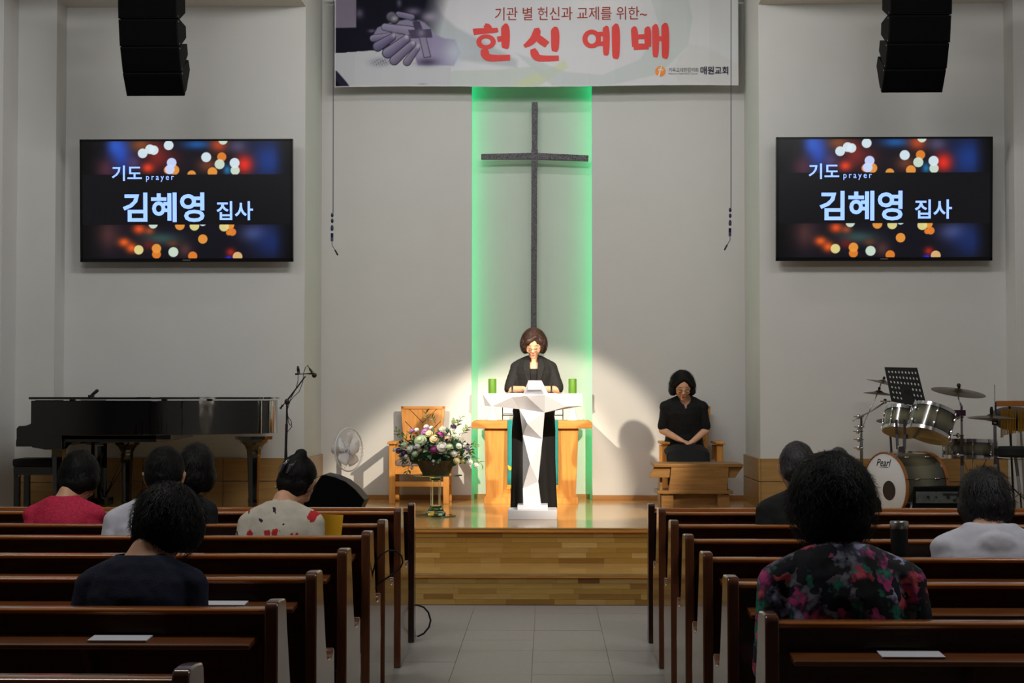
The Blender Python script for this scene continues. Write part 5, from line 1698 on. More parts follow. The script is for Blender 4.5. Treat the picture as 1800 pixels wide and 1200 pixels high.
# perforated music stand
C4 = [P(1554.7, 645.3, 14.98), P(1612, 646.4, 15.04), P(1629.3, 716, 14.86), P(1566.5, 704.5, 14.80)]
mu = thing('music_stand', 'black perforated music stand tilted among the drums', 'music stand', (P(1600, 0, 15.02).x, 15.02, PZ))
def bil(u, v):
    return C4[0].lerp(C4[1], u).lerp(C4[3].lerp(C4[2], u), v)
nrm = (C4[1] - C4[0]).cross(C4[3] - C4[0]).normalized()
b = MB()
nu, nv = 9, 6
u0, u1, v0, v1 = .055, .965, .06, .95
for i in range(nu):
    for j in range(nv):
        cu0, cu1 = u0 + (u1 - u0) * i / nu, u0 + (u1 - u0) * (i + 1) / nu
        cv0, cv1 = v0 + (v1 - v0) * j / nv, v0 + (v1 - v0) * (j + 1) / nv
        cu, cv = (cu0 + cu1) / 2, (cv0 + cv1) / 2
        if j >= 3 and 3 <= i <= 5:
            b.add([bil(cu0, cv0), bil(cu1, cv0), bil(cu1, cv1), bil(cu0, cv1)], [(0, 1, 2, 3)])
            continue
        outer = [(cu0, cv0), (cu, cv0), (cu1, cv0), (cu1, cv), (cu1, cv1), (cu, cv1), (cu0, cv1), (cu0, cv)]
        ru, rv = (cu1 - cu0) * .24, (cv1 - cv0) * .24
        inner = [(cu + ru * math.cos(a), cv + rv * math.sin(a)) for a in [math.radians(x) for x in (225, 270, 315, 0, 45, 90, 135, 180)]]
        b.add([bil(*q) for q in outer + inner], [(k, (k + 1) % 8, (k + 1) % 8 + 8, k + 8) for k in range(8)])
for r_ in (((0, 0), (1, 0), (1, v0), (0, v0)), ((0, v1), (1, v1), (1, 1), (0, 1)), ((0, v0), (u0, v0), (u0, v1), (0, v1)), ((u1, v0), (1, v0), (1, v1), (u1, v1))):
    b.add([bil(*q) for q in r_], [(0, 1, 2, 3)])
o = b.build('desk_plate', M['black_pl'], mu, smooth=False)
o.modifiers.new('thick', 'SOLIDIFY').thickness = .003
lp = MB()
lp.add([C4[3], C4[2], C4[2] + Vector((.02, .05, .0)), C4[3] + Vector((.02, .05, .0))], [(0, 1, 2, 3)])
o = lp.build('ledge', M['black_pl'], mu, smooth=False)
o.modifiers.new('thick', 'SOLIDIFY').thickness = .004
mx_ = bil(.5, .85)
mx_.y += .03
MB().tube([mx_, (mx_.x, 15.02, mx_.z - .1), (mx_.x, 15.02, PZ + .2)], .011, 8).build('pole', M['black_pl'], mu)
MB().box(bil(.5, .75) + Vector((0, .015, 0)), (.07, .03, .1)).build('tilt_bracket', M['black_pl'], mu, bevel=.004)
tripod(mu, mx_.x, 15.02, .22, .24, 'black_pl', .9)

# ------------------------------------------------------------------ things in the pews
t = thing('tumbler', 'black insulated tumbler with steel lid on the pew shelf right of the floral shirt', 'tumbler', (P(1576, 0, 7.77).x, 7.80, .800))
p = P(1576, 0, 7.77)
zt_ = P(0, 914, 7.77).z
H = zt_ - .800
MB().lathe([(0, 0), (.034, 0), (.036, .004), (.0385, .05), (.0395, H - .035), (0, H - .035)], (p.x, 7.80, .800), 32).build('body', M['black_pl'], t, sharp=50)
MB().lathe([(0, H - .035), (.041, H - .035), (.042, H - .03), (.042, H - .004), (.039, H), (.036, H), (.034, H - .006), (0, H - .006)], (p.x, 7.80, .800), 32).build('steel_lid', M['steel'], t, sharp=50)
t = thing('folder', 'yellow card folder standing on the pew shelf beside the white printed blouse', 'folder', (P(580, 0, 8.68).x, 8.68, .795))
a_, b_ = P(556, 903, 8.66), P(603.5, 905, 8.66)
c_, d_ = P(598, 960, 8.62), P(556, 960, 8.62)
MB().add([a_, b_, Vector((c_.x, 8.62, .797)), Vector((d_.x, 8.62, .797))] + [v + Vector((0, .006, 0)) for v in (a_, b_, Vector((c_.x, 8.62, .797)), Vector((d_.x, 8.62, .797)))], [(3, 2, 1, 0), (4, 5, 6, 7), (0, 1, 5, 4), (1, 2, 6, 5), (2, 3, 7, 6), (3, 0, 4, 7)]).build('card', M['yellow'], t, smooth=False)
for (x0_, x1_, py, yb, lab) in ((160, 263, 1128, 5.28, 'white leaflet lying on the left pew shelf nearest the bottom edge'), (347, 433, 1062, 6.17, 'white leaflet on the shelf just beyond the navy top wearer'), (1546, 1656, 1152, 5.00, 'white leaflet lying on the right pew shelf behind the floral shirt')):
    yc = yb - .035
    a_, b_ = P(x0_, py, yc).x, P(x1_, py, yc).x
    t = thing('leaflet', lab, 'leaflet', ((a_ + b_) / 2, yc, .80), group='leaflets on the pew shelves')
    MB().box(((a_ + b_) / 2, yc, .8025), (b_ - a_, .09, .004), Matrix.Rotation(math.atan2(.010, .21), 3, 'X')).build('sheet', M['paper'], t, smooth=False)
# black cable loops at pew ends
t = thing('cable_loop', 'black cable arching out of the front left pew end low over the aisle', 'cable', (-.80, 10.85, .0))
MB().tube([P(*q, 10.9) for q in ((728, 1117), (735, 1118), (745, 1113), (754, 1102), (757, 1090), (753, 1076), (745, 1067), (734, 1063), (727, 1063))], .006, 8).build('cable', M['cable'], t)
t = thing('cable_loop', 'thin dark cable arching between the left pew ends by the aisle', 'cable', (-.80, 8.1, .7))
MB().tube([P(*q, 8.15) for q in ((650, 1030), (660, 987), (670, 974), (683, 967), (697, 968), (706, 977), (708, 988), (704, 997), (690, 1009), (675, 1019), (664, 1027), (660, 1034))], .004, 8).build('cable', M['cable'], t)

# ------------------------------------------------------------------ people
def cut_faces(o, pred):
    b2 = bmesh.new()
    b2.from_mesh(o.data)
    kill = [f for f in b2.faces if pred(f.calc_center_median())]
    bmesh.ops.delete(b2, geom=kill, context='FACES')
    rim = [e for e in b2.edges if e.is_boundary]
    nb_ = {}
    for e in rim:
        a, c = e.verts
        nb_.setdefault(a, []).append(c)
        nb_.setdefault(c, []).append(a)
    for _ in range(10):                      # even out the cut hem
        new = {v: v.co * .4 + sum((n.co for n in ns), Vector()) * (.6 / len(ns)) for v, ns in nb_.items()}
        for v, c in new.items():
            v.co = c
    b2.to_mesh(o.data)
    b2.free()


TORSO = [(-.03, .12, .09, .0), (.0, .165, .125, .0), (.08, .18, .145, .0), (.16, .168, .132, .0), (.26, .150, .115, .005), (.36, .158, .120, .012), (.44, .166, .120, .012), (.50, .160, .105, .006), (.545, .125, .082, .0), (.58, .075, .062, .0), (.62, .054, .054, .008)]


class Fig:
    """one figure: local frame, facing +y, z up, base of the pelvis at height zs"""
    def __init__(self, zs, lean=.12, curl=.10, sw=.175, pitch=25, yaw=0, roll=0, dx=0.0, girth=1.0, hs=1.0, nk=.725):
        self.hs = hs
        self.zs, self.lean, self.curl, self.sw, self.dx, self.g = zs, lean, curl, sw, dx, girth
        hc = self.at(nk)
        self.hc = hc + Vector((dx, .035 + .0016 * pitch, -.0009 * pitch))
        self.HR = Euler((0, 0, math.radians(yaw))).to_matrix() @ Euler((0, math.radians(roll), 0)).to_matrix() @ Euler((-math.radians(pitch), 0, 0)).to_matrix()
        self.k = 1.0

    def at(self, h, x=0.0, y=0.0):
        return Vector((x + self.dx * max(0, h) / .75 * .5, y + self.lean * max(0, h) + self.curl * max(0, h) ** 2, self.zs + h))

    def H(self, x, y, z):
        return self.hc + self.HR @ Vector((x, y, z)) * self.hs

    def torso(self, b, infl, h0=-.03, h1=.62, dy=0.0, bust=0.0):
        pts, rr = [], []
        for h, rx, ry, y in TORSO:
            if h0 - 1e-6 <= h <= h1 + 1e-6:
                pts.append(self.at(h, 0, y + dy))
                w_ = self.g * (rx * self.sw / .175 if h > .3 else rx)
                rr.append((w_ + infl, ry * self.g + infl + (bust if .3 < h < .5 else 0)))
        b.tube(pts, rr, 28, side=(1, 0, 0))
        # shoulders
        s_ = self.sw
        for sx in (-1, 1):
            b.capsule(self.at(.535, sx * .04, -.0), self.at(.485, sx * (s_ - .012), -.0), .050 + infl, .046 + infl, 16)

    def head(self, b):
        n = MB().ell((0, 0, 0), 1.0, u=40, v=30)
        for p in n.v:
            x, y, z = p
            t = max(0, -z)
            X = .0745 * x * (1 - .30 * t ** 1.5)
            Y = .092 * y
            if y > 0:
                Y *= 1 - .10 * t
                Y -= .006 * math.exp(-((z - .05) / .18) ** 2) * (1 - abs(x))       # eye line
            elif z < -.2:
                Y *= 1 - .5 * (-z - .2)
            p.x, p.y, p.z = X, Y, .113 * z
        for p in n.v:
            b.v.append(self.H(*p))
        o = len(b.v) - len(n.v)
        b.f += [tuple(i + o for i in f) for f in n.f]
        H = self.H
        b.capsule(H(0, .083, .008), H(0, .098, -.030), .007, .0115, 10)
        b.capsule(H(-.012, .091, -.034), H(.012, .091, -.034), .008, .008, 8)
        b.capsule(H(-.014, .080, -.062), H(.014, .080, -.062), .007, .007, 8)
        b.ell(H(0, .058, -.090), .022, u=10, v=8)
        for sx in (-1, 1):
            b.ell(H(sx * .034, .060, -.030), (.026, .026, .026), u=10, v=8)
            b.capsule(H(sx * .076, -.008, .010), H(sx * .073, -.004, -.026), .012, .008, 8)
            b.capsule(H(sx * .084, -.016, .018), H(sx * .080, -.012, -.012), .008, .006, 8)

    def neck(self, b, r=.047):
        b.capsule(self.at(.52), self.at(.60), r + .012, r, 16)
        b.capsule(self.at(.58), self.H(0, -.02, -.075), r, r * .98, 16)

    def arm(self, b, sx, E, W, rs=(.046, .037, .026), infl=0.0):
        Sh = self.at(.485, sx * (self.sw - .012))
        b.capsule(Sh, E, rs[0] + infl, rs[1] + infl, 14)
        b.capsule(E, W, rs[1] + infl, rs[2] + infl, 14)

    def hand(self, b, sx, W, fwd, palm, curl=.5, thumb=1):
        """palm plus five separate bent fingers; fwd = pointing direction, palm = direction the palm faces"""
        f = fwd.normalized()
        n = (palm - f * palm.dot(f)).normalized()
        s_ = f.cross(n)            # across the hand
        if s_.dot(Vector((-sx, 0, 0))) < 0:
            s_ = -s_               # thumb side points to the middle of the body
        c = W + f * .045
        b.capsule(W, W + f * .02, .022, .024, 12)
        for t in (-.024, -.008, .008, .024):
            b.capsule(W + f * .015 + s_ * t * .8, W + f * .078 + s_ * t, .0125, .0115, 8)
        for i, (t, L) in enumerate(((.028, .066), (.0095, .073), (-.0095, .068), (-.027, .053))):
            p = W + f * .080 + s_ * t
            a = curl * .6
            for j, (l_, r0, r1) in enumerate(((.42, .0098, .0092), (.32, .0092, .0086), (.26, .0086, .0076))):
                d = (f * math.cos(a) + n * math.sin(a))
                q = p + d * L * l_
                b.capsule(p, q, r0, r1, 8)
                p = q
                a += curl * .8
        p = W + f * .022 + s_ * .022
        d = (f * .75 + s_ * .65 + n * .25 * thumb).normalized()
        q = p + d * .036
        b.capsule(p, q, .0125, .0105, 8)
        d = (f * .95 + s_ * .2 + n * .35 * thumb).normalized()
        b.capsule(q, q + d * .030, .0105, .0085, 8)


def strands(F, n, c, r, L, rg, fuzz=.012, down=1.0, curl=0.0, w0=.0022, ymax=9, zmin=-1.0):
    """thin ribbons of hair over an ellipsoid in head space"""
    b = MB()
    for _ in range(n):
        z = rg.uniform(zmin, 1)
        th = rg.uniform(0, 2 * PI)
        q = math.sqrt(1 - z * z)
        d = Vector((q * math.cos(th), q * math.sin(th), z))
        p = Vector((d.x * r[0], d.y * r[1], d.z * r[2]))
        if p.y + c[1] > ymax:
            continue
        nrm = Vector((d.x / r[0], d.y / r[1], d.z / r[2])).normalized()
        tang = Vector((0, 0, -1)) * down + Vector((rg.uniform(-.6, .6), rg.uniform(-.6, .6), rg.uniform(-.3, .3)))
        tang = (tang - nrm * tang.dot(nrm)).normalized()
        pts = []
        ph = rg.uniform(0, 6)
        out = rg.uniform(.2, 1) * fuzz
        l_ = L * rg.uniform(.6, 1.2)
        for i in range(5):
            t = i / 4
            g = p + tang * l_ * t
            nr = Vector((g.x / r[0] ** 2, g.y / r[1] ** 2, g.z / r[2] ** 2)).normalized()
            e = math.sqrt((g.x / r[0]) ** 2 + (g.y / r[1]) ** 2 + (g.z / r[2]) ** 2)
            g = g / e + nr * (out * t * t + .001) + Vector((math.sin(ph + t * 7), math.cos(ph + t * 7), 0)) * curl * t
            pts.append(F.H(g.x + c[0], g.y + c[1], g.z + c[2]))
        b.quadstrip(pts, [w0, w0, w0, w0 * .8, w0 * .2], F.HR @ nrm)
    return b


def hair_blobs(F, style, w=1.0):
    b = MB()
    e = lambda c, r: b.ell(F.H(*c), tuple(q * F.hs for q in r), F.HR, 20, 14)
    cp = lambda a, c, ra, rb: b.capsule(F.H(*a), F.H(*c), ra * F.hs, rb * F.hs, 12)
    if style == 'parted_bob':          # standing reader: full bob, side parting, fringe over her right
        e((0, -.022, .028), (.098, .105, .108))
        e((0, -.07, -.03), (.09, .055, .085))
        for sx in (-1, 1):
            e((sx * .070, -.008, -.012), (.040, .062, .074))
            e((sx * .076, -.015, .018), (.036, .066, .060))
        cp((-.02, .062, .088), (.045, .078, .048), .022, .018)
        cp((.04, .072, .062), (.076, .050, .0), .020, .017)
        cp((.076, .045, .01), (.080, .030, -.045), .017, .012)
        cp((-.03, .055, .085), (-.070, .050, .040), .018, .016)
        cp((-.074, .040, .03), (-.080, .020, -.030), .016, .012)
    elif style == 'curly_bob':
        e((0, -.022, .030), (.094, .102, .102))
        e((0, -.07, -.03), (.088, .05, .08))
        for sx in (-1, 1):
            for z in (.045, .01, -.025, -.048):
                e((sx * (.072 + .008 * math.sin(z * 90)), -.008, z), (.036, .060, .036))
            cp((sx * .014, .066, .082), (sx * .060, .062, .035), .018, .016)
            cp((sx * .062, .058, .035), (sx * .080, .030, -.02), .015, .013)
    elif style == 'short':
        e((0, -.018, .022), (.088 * w, .104, .108))
        e((0, -.052, -.035), (.074 * w, .055, .072))
        for sx in (-1, 1):
            e((sx * .07 * w, -.022, -.01), (.024, .05, .05))
    elif style == 'man':
        e((0, -.014, .026), (.0795, .098, .100))
        e((0, -.052, -.018), (.068, .050, .060))
    elif style == 'full':
        e((0, -.024, .020), (.108 * w, .118, .118))
        e((0, -.055, -.045), (.094 * w, .078, .080))
        for sx in (-1, 1):
            e((sx * .078 * w, -.015, -.02), (.040, .066, .070))
    elif style == 'afro':
        e((0, -.024, .022), (.134 * w, .132, .132))
        e((0, -.05, -.055), (.108 * w, .09, .085))
    elif style == 'updo':
        e((0, -.016, .020), (.082, .102, .104))
        e((0, -.050, -.03), (.070, .052, .066))
        e((.0, -.085, .065), (.036, .032, .034))
        e((.012, -.09, .095), (.028, .026, .026))
    return b


def wob(a1, f1, a2, f2):
    def fn(p):
        v = noise.noise_vector(p * f1) * a1 + noise.noise_vector(p * f2) * a2
        return (v.x, v.y, v.z)
    return fn


STR = {  # style: centre, radii, length, fuzz
    'parted_bob': ((0, -.022, .02), (.104, .108, .112), .07, .010), 'curly_bob': ((0, -.022, .02), (.104, .104, .108), .05, .012),
    'short': ((0, -.02, .015), (.090, .106, .112), .05, .008), 'man': ((0, -.016, .02), (.081, .1, .104), .02, .004),
    'full': ((0, -.03, .0), (.115, .125, .138), .06, .014), 'afro': ((0, -.03, .0), (.138, .136, .15), .035, .011), 'updo': ((0, -.016, .02), (.084, .104, .106), .05, .004)}


def face_parts(F, root, glasses='rim', lips=True, xf=lambda p: p):
    H = lambda *a: xf(F.H(*a))
    b = MB()
    for sx in (-1, 1):
        MB().tube([H(sx * .018, .0865, -.001), H(sx * .030, .0855, -.0045), (H(sx * .045, .079, -.001))], [.001, .0016, .001], 6).build('eyelid_line', M['eyedark'], root)
        MB().tube([H(sx * .016, .088, .019), H(sx * .032, .086, .024), H(sx * .050, .077, .019)], [.0016, .0022, .0012], 6).build('eyebrow', M['eyedark'], root)
    if lips:
        MB().ell(H(0, .0895, -.0595), (.017, .005, .0035), F.HR, 12, 8).build('lips', M['lips'], root)
        MB().ell(H(0, .089, -.066), (.014, .005, .0035), F.HR, 12, 8).build('lips', M['lips'], root)
    if glasses:
        t = MB()
        for sx in (-1, 1):
            t.tube([H(sx * .031 + .0205 * math.cos(a), .1005 - .004 * abs(math.cos(a)) - (.006 if sx * math.cos(a) > 0 else 0), -.006 + .0155 * math.sin(a)) for a in [2 * PI * i / 20 for i in range(21)]], .0013, 6, cap=False)
            t.tube([H(sx * .0515, .092, -.002), H(sx * .074, .055, .002), H(sx * .080, .0, .002)], .0013, 6)
        t.tube([H(-.011, .101, -.003), H(0, .103, -.001), H(.011, .101, -.003)], .0013, 6)
        g = t.build('spectacles', M[glasses], root)
        g['label'] = 'thin spectacles'
        for sx in (-1, 1):
            ln = MB()
            ring = [H(sx * .031 + .019 * math.cos(a), .099 - .005 * abs(math.cos(a)), -.006 + .0145 * math.sin(a)) for a in [2 * PI * i / 16 for i in range(16)]]
            ln.add(ring, [tuple(range(16))])
            lens = ln.build('lens', M['glass'], g, smooth=False)
            lens.modifiers.new('thick', 'SOLIDIFY').thickness = .0008


def seated(label, px, ytop, Y, hair='short', hairm='hair_black', skin='skin', top='black_cloth', bottom='black_cloth', sw=.175, pitch=28, yaw=0, roll=0, dxh=0.0, zs=.42, z0=0.0, rz=0.0, lean=.10, curl=.16, girth=1.0, hw=1.0,
           sleeve='long', vox=.011, hvox=.010, nstr=500, group=None, seed=1, wide=None, collar=None, extras=None, infl=.014, hands='lap', hs=1.0, nk=.70):
    rg = random.Random(seed)
    c = P(px, 900, Y)
    root = thing('person', label, 'person', (c.x, Y, z0), rz, group, local=True)
    F = Fig(zs, lean, curl, sw, pitch, yaw, roll, dxh, girth, hs, nk)
    hb = hair_blobs(F, hair, hw)
    ztop_ = P(px, ytop, Y).z - z0
    k = (ztop_ - zs) / (max(p.z for p in hb.v) + .004 - zs)
    S3 = Matrix.Translation((0, 0, zs)) @ Matrix.Scale(k, 4) @ Matrix.Translation((0, 0, -zs))
    front = rz != 0
    body = MB()
    F.torso(body, -.012)
    F.neck(body)
    F.head(body)
    E = {s_: F.at(.26, s_ * (sw + .022), -.01) for s_ in (-1, 1)}
    W = {s_: F.at(.115, s_ * .055, .185) for s_ in (-1, 1)}
    if hands == 'clasp':
        E = {s_: F.at(.27, s_ * (sw + .035), .02) for s_ in (-1, 1)}
        W = {-1: F.at(.168, -.062, .205), 1: F.at(.186, .060, .21)}
    for s_ in (-1, 1):
        F.arm(body, s_, E[s_], W[s_])
        fw = Vector((-s_ * .75, .55, -.28)) if hands == 'clasp' else Vector((-s_ * .35, .8, -.25))
        F.hand(body, s_, W[s_], fw, Vector((0, 0, -1)), .55)
    body.xf(S3)
    for s_ in (-1, 1):
        hip, knee, ank = Vector((s_ * .085, .05, zs + .075)), Vector((s_ * .11, .44, zs + .045)), Vector((s_ * .11, .42, .09))
        body.capsule(hip, knee, .07, .055, 14)
        body.capsule(knee, ank, .052, .034, 14)
        body.capsule(ank, ank + Vector((0, .02, -.04)), .034, .032, 10)
        body.capsule(ank + Vector((0, .0, -.052)), ank + Vector((0, .15, -.06)), .034, .026, 10)
    body.build('body', M[skin], root, remesh=vox, sm=1)
    # garment
    g = MB()
    F.torso(g, infl, h0=-.03, h1=.60)
    for s_ in (-1, 1):
        Sh = F.at(.485, s_ * (sw - .012))
        if sleeve == 'long':
            F.arm(g, s_, E[s_], W[s_].lerp(E[s_], .12), (.052, .046, .034), infl * .4)
        else:
            e2 = Sh.lerp(E[s_], .80 if sleeve == 'elbow' else .6)
            g.capsule(Sh, e2, .056 + infl * .5, .050 + infl * .4, 16)
    if collar == 'shirt':
        for s_ in (-1, 1):
            g.capsule(F.at(.585, s_ * .03, -.035), F.at(.555, s_ * .055, .01), .022, .016, 10)
    if collar == 'hood':
        g.capsule(F.at(.57, -.10, -.03), F.at(.555, .0, -.075), .032, .045, 12)
        g.capsule(F.at(.555, .0, -.075), F.at(.57, .10, -.03), .045, .032, 12)
        g.ell(F.at(.50, .0, -.105), (.095, .04, .07), None, 16, 12)
    if collar == 'puff':
        for s_ in (-1, 1):
            g.ell(F.at(.485, s_ * (sw + .006)), (.056, .06, .056), None, 14, 10)
    g.xf(S3)
    o = g.build('top' if top != 'jacket' else 'jacket', M[top], root, remesh=vox * .9, sm=2, disp=wob(.006, 9, .002, 34))
    zb_ = zs + .575 * k
    def cutter(p):
        h = (p.z - zs) / k
        if h > .592 and collar not in ('shirt', 'hood'):
            return True
        if h > .62:
            return True
        if front:
            x = p.x / k
            y_mid = F.at(h).y * k
            if p.y > y_mid and ((abs(x) / .066) ** 2 + ((.62 - h) / .115) ** 2 < 1 or (abs(x) < .009 and .47 < h < .52)):
                return True
        return False
    cut_faces(o, cutter)
    # lower garment
    lg = MB()
    if bottom:
        if front:
            lg.tube([(0, -.02, zs + .07), (0, .1, zs + .085), (0, .3, zs + .085), (0, .46, zs + .06), (0, .50, zs - .02), (0, .5, .2)], [(.19, .09), (.205, .085), (.21, .068), (.21, .06), (.21, .055), (.2, .055)], 24, side=(1, 0, 0))
        else:
            for s_ in (-1, 1):
                hip, knee, ank = Vector((s_ * .085, .03, zs + .085)), Vector((s_ * .11, .45, zs + .05)), Vector((s_ * .11, .42, .12))
                lg.capsule(hip, knee, .088, .072, 14)
                lg.capsule(knee, ank, .07, .058, 14)
            lg.capsule((-.08, 0, zs + .085), (.08, 0, zs + .085), .095, .095, 14)
        lg.build('skirt' if front else 'trousers', M[bottom], root, remesh=.014, sm=2, disp=wob(.005, 8, .002, 30))
    for s_ in (-1, 1):
        MB().capsule((s_ * .11, .41, .036), (s_ * .11, .57, .03), .036, .029, 12).build('shoe', M['black_pl'], root)
    # hair
    c_, r_, L, fz = STR[hair]
    hb.xf(S3)
    F2 = Fig(zs, lean, curl, sw, pitch, yaw, roll, dxh, girth, hs, nk)
    st = strands(F2, nstr, (c_[0], c_[1], c_[2]), (r_[0] * hw, r_[1], r_[2]), L, rg, fz, curl=.005 if hair in ('afro', 'full', 'curly_bob') else .0, w0=.0015 if hair == 'afro' else .0022, ymax=.05 if front else .06, zmin=-.75)
    if front:
        for sx in (-1, 1):
            s2 = strands(F2, 350, (sx * .074, -.008, -.01), (.040, .062, .068), .05, rg, .008, curl=.006, ymax=.04, zmin=-.9)
            st.add(s2.v, s2.f)
    st.xf(S3)
    ho = hb.build('hair', M[hairm], root, remesh=hvox, sm=7 if front else 3, disp=wob(.006, 16, .003, 55), strands=st)
    xf = lambda p: S3 @ p
    if front:
        face_parts(F, root, 'rimdark', True, xf)
    if extras:
        extras(F, root, xf, k)
    return root


def earring(F, root, xf, k):
    for s_ in (-1, 1):
        MB().ell(xf(F.H(s_ * .081, -.010, -.038)), .006, u=8, v=6).build('earring', M['chrome'], root)


def bun_clip(F, root, xf, k):
    earring(F, root, xf, k)
    R = F.HR @ Euler((math.radians(15), 0, math.radians(24))).to_matrix()
    for dx in (-.030, .004):
        a, b_ = F.H(dx + .006, -.108, .052), F.H(dx - .016, -.112, -.018)
        MB().tube([xf(a), xf((a + b_) / 2 + F.HR @ Vector((0, -.012, 0))), xf(b_)], [.008, .012, .006], 10).build('hair_clip', M['clip'], root)


def printed_blouse():
    m = M['cream'].copy()
    m.name = 'cream_cloth_with_red_marks'
    nt = m.node_tree
    b = nt.nodes['Principled BSDF']
    src = b.inputs['Base Color'].links[0].from_socket
    tc = nt.nodes.new('ShaderNodeTexCoord')
    mp = nt.nodes.new('ShaderNodeMapping')
    mp.inputs['Scale'].default_value = (12, 9, 1)
    sx_ = nt.nodes.new('ShaderNodeSeparateXYZ')
    cx_ = nt.nodes.new('ShaderNodeCombineXYZ')
    nt.links.new(tc.outputs['Object'], sx_.inputs[0])
    nt.links.new(sx_.outputs[0], cx_.inputs[0])
    nt.links.new(sx_.outputs[2], cx_.inputs[1])
    nt.links.new(cx_.outputs[0], mp.inputs[0])
    nzv = nt.nodes.new('ShaderNodeTexNoise')
    nzv.inputs['Scale'].default_value = 3.2
    nt.links.new(mp.outputs[0], nzv.inputs['Vector'])
    va = nt.nodes.new('ShaderNodeVectorMath')
    va.operation = 'MULTIPLY_ADD'
    va.inputs[1].default_value = (.7, .7, 0)
    nt.links.new(nzv.outputs['Color'], va.inputs[0])
    nt.links.new(mp.outputs[0], va.inputs[2])
    def layer(src, scale, thr, size, col, off):
        v = nt.nodes.new('ShaderNodeTexVoronoi')
        v.inputs['Scale'].default_value = scale
        v.voronoi_dimensions = '2D'
        m2 = nt.nodes.new('ShaderNodeMapping')
        m2.inputs['Location'].default_value = off
        nt.links.new(va.outputs[0], m2.inputs[0])
        nt.links.new(m2.outputs[0], v.inputs['Vector'])
        lt = nt.nodes.new('ShaderNodeMath'); lt.operation = 'LESS_THAN'; lt.inputs[1].default_value = size
        nt.links.new(v.outputs['Distance'], lt.inputs[0])
        sp = nt.nodes.new('ShaderNodeSeparateColor')
        nt.links.new(v.outputs['Color'], sp.inputs[0])
        gt = nt.nodes.new('ShaderNodeMath'); gt.operation = 'GREATER_THAN'; gt.inputs[1].default_value = thr
        nt.links.new(sp.outputs[0], gt.inputs[0])
        mu = nt.nodes.new('ShaderNodeMath'); mu.operation = 'MULTIPLY'
        nt.links.new(lt.outputs[0], mu.inputs[0]); nt.links.new(gt.outputs[0], mu.inputs[1])
        mx = nt.nodes.new('ShaderNodeMix'); mx.data_type = 'RGBA'
        nt.links.new(mu.outputs[0], mx.inputs[0])
        nt.links.new(src, mx.inputs[6])
        mx.inputs[7].default_value = col
        return mx.outputs[2]
    s1 = layer(src, 1.0, .42, .24, s(206, 44, 48), (0, 0, 0))
    s2 = layer(s1, 1.3, .55, .12, s(50, 24, 50), (.3, .9, 0))
    nt.links.new(s2, b.inputs['Base Color'])
    return m


M['blouse'] = printed_blouse()

# --- audience, left block
seated('person seen from behind in a textured crimson blouse, short black hair, front left', 101, 791, 9.04, 'short', 'hair_black', top='pink', sw=.162, dxh=.035, hw=1.0, hs=1.22, pitch=34, collar='puff', seed=3, nstr=700)
seated('person seen from behind in a white shirt, short dark hair, both ears showing', 262, 783, 8.29, 'man', 'hair_black', top='white_cloth', sw=.19, dxh=.015, pitch=22, hs=1.2, collar='shirt', seed=4, nstr=900)
seated('person with rounded dark hair and black top leaning beside the white-shirted person', 302, 779, 9.06, 'full', 'hair_soft', top='black_cloth', sw=.16, dxh=.05, hw=.84, hs=1.12, pitch=20, roll=8, seed=5, nstr=700)
seated('person in a white blouse printed with red marks, black hair in a clipped bun', 484, 789, 8.29, 'updo', 'hair_black', top='blouse', sw=.162, dxh=.045, hs=1.12, pitch=34, roll=6, yaw=-12, collar='shirt', seed=6, nstr=400, extras=bun_clip)
seated('large dark-haired person in a navy top, nearest in the left pews', 230, 850, 5.55, 'full', 'hair_black', top='navy', sw=.172, dxh=.05, hw=1.06, pitch=30, seed=7, nstr=2200, vox=.009, girth=1.04)
# --- audience, right block
seated('person in a black suit jacket, thinning grey hair, in the second right pew', 1418, 775, 9.05, 'man', 'hair_grey', top='jacket', sw=.19, dxh=-.01, hs=1.16, pitch=18, yaw=-8, collar='shirt', seed=8, nstr=900)
seated('grey-haired person in the first right pew, mostly hidden behind the floral shirt wearer', 1484, 786, 9.98, 'man', 'hair_grey', top='black_cloth', sw=.18, pitch=16, seed=9, nstr=500)
seated('person with big round black hair and a pink, green and black floral shirt', 1488, 792, 5.28, 'afro', 'hair_black', top='floral', sw=.185, dxh=-.01, hw=.93, pitch=14, collar='shirt', seed=10, nstr=3600, vox=.009, girth=1.0, lean=.05)
seated('person in a white hooded jacket with short greying dark hair, right edge', 1748, 822, 7.25, 'full', 'hair_silver', top='white_cloth', sw=.205, dxh=.01, hw=.88, hs=1.14, pitch=30, yaw=6, collar='hood', seed=11, nstr=1500, girth=1.08, infl=.022, extras=earring)
# --- person praying in the chair on the platform
seated('person in a black short-sleeved dress, glasses, hands clasped, seated on the right pulpit chair', 1203, 649, 16.52, 'curly_bob', 'hair_black', top='black_cloth', sw=.165, dxh=.02, hs=1.1, pitch=22, yaw=3, zs=.43, z0=PZ, rz=PI, lean=.10, curl=.10, sleeve='elbow', vox=.0052, hvox=.006, nstr=1500, collar='puff', seed=12, hands='clasp', hw=1.0)

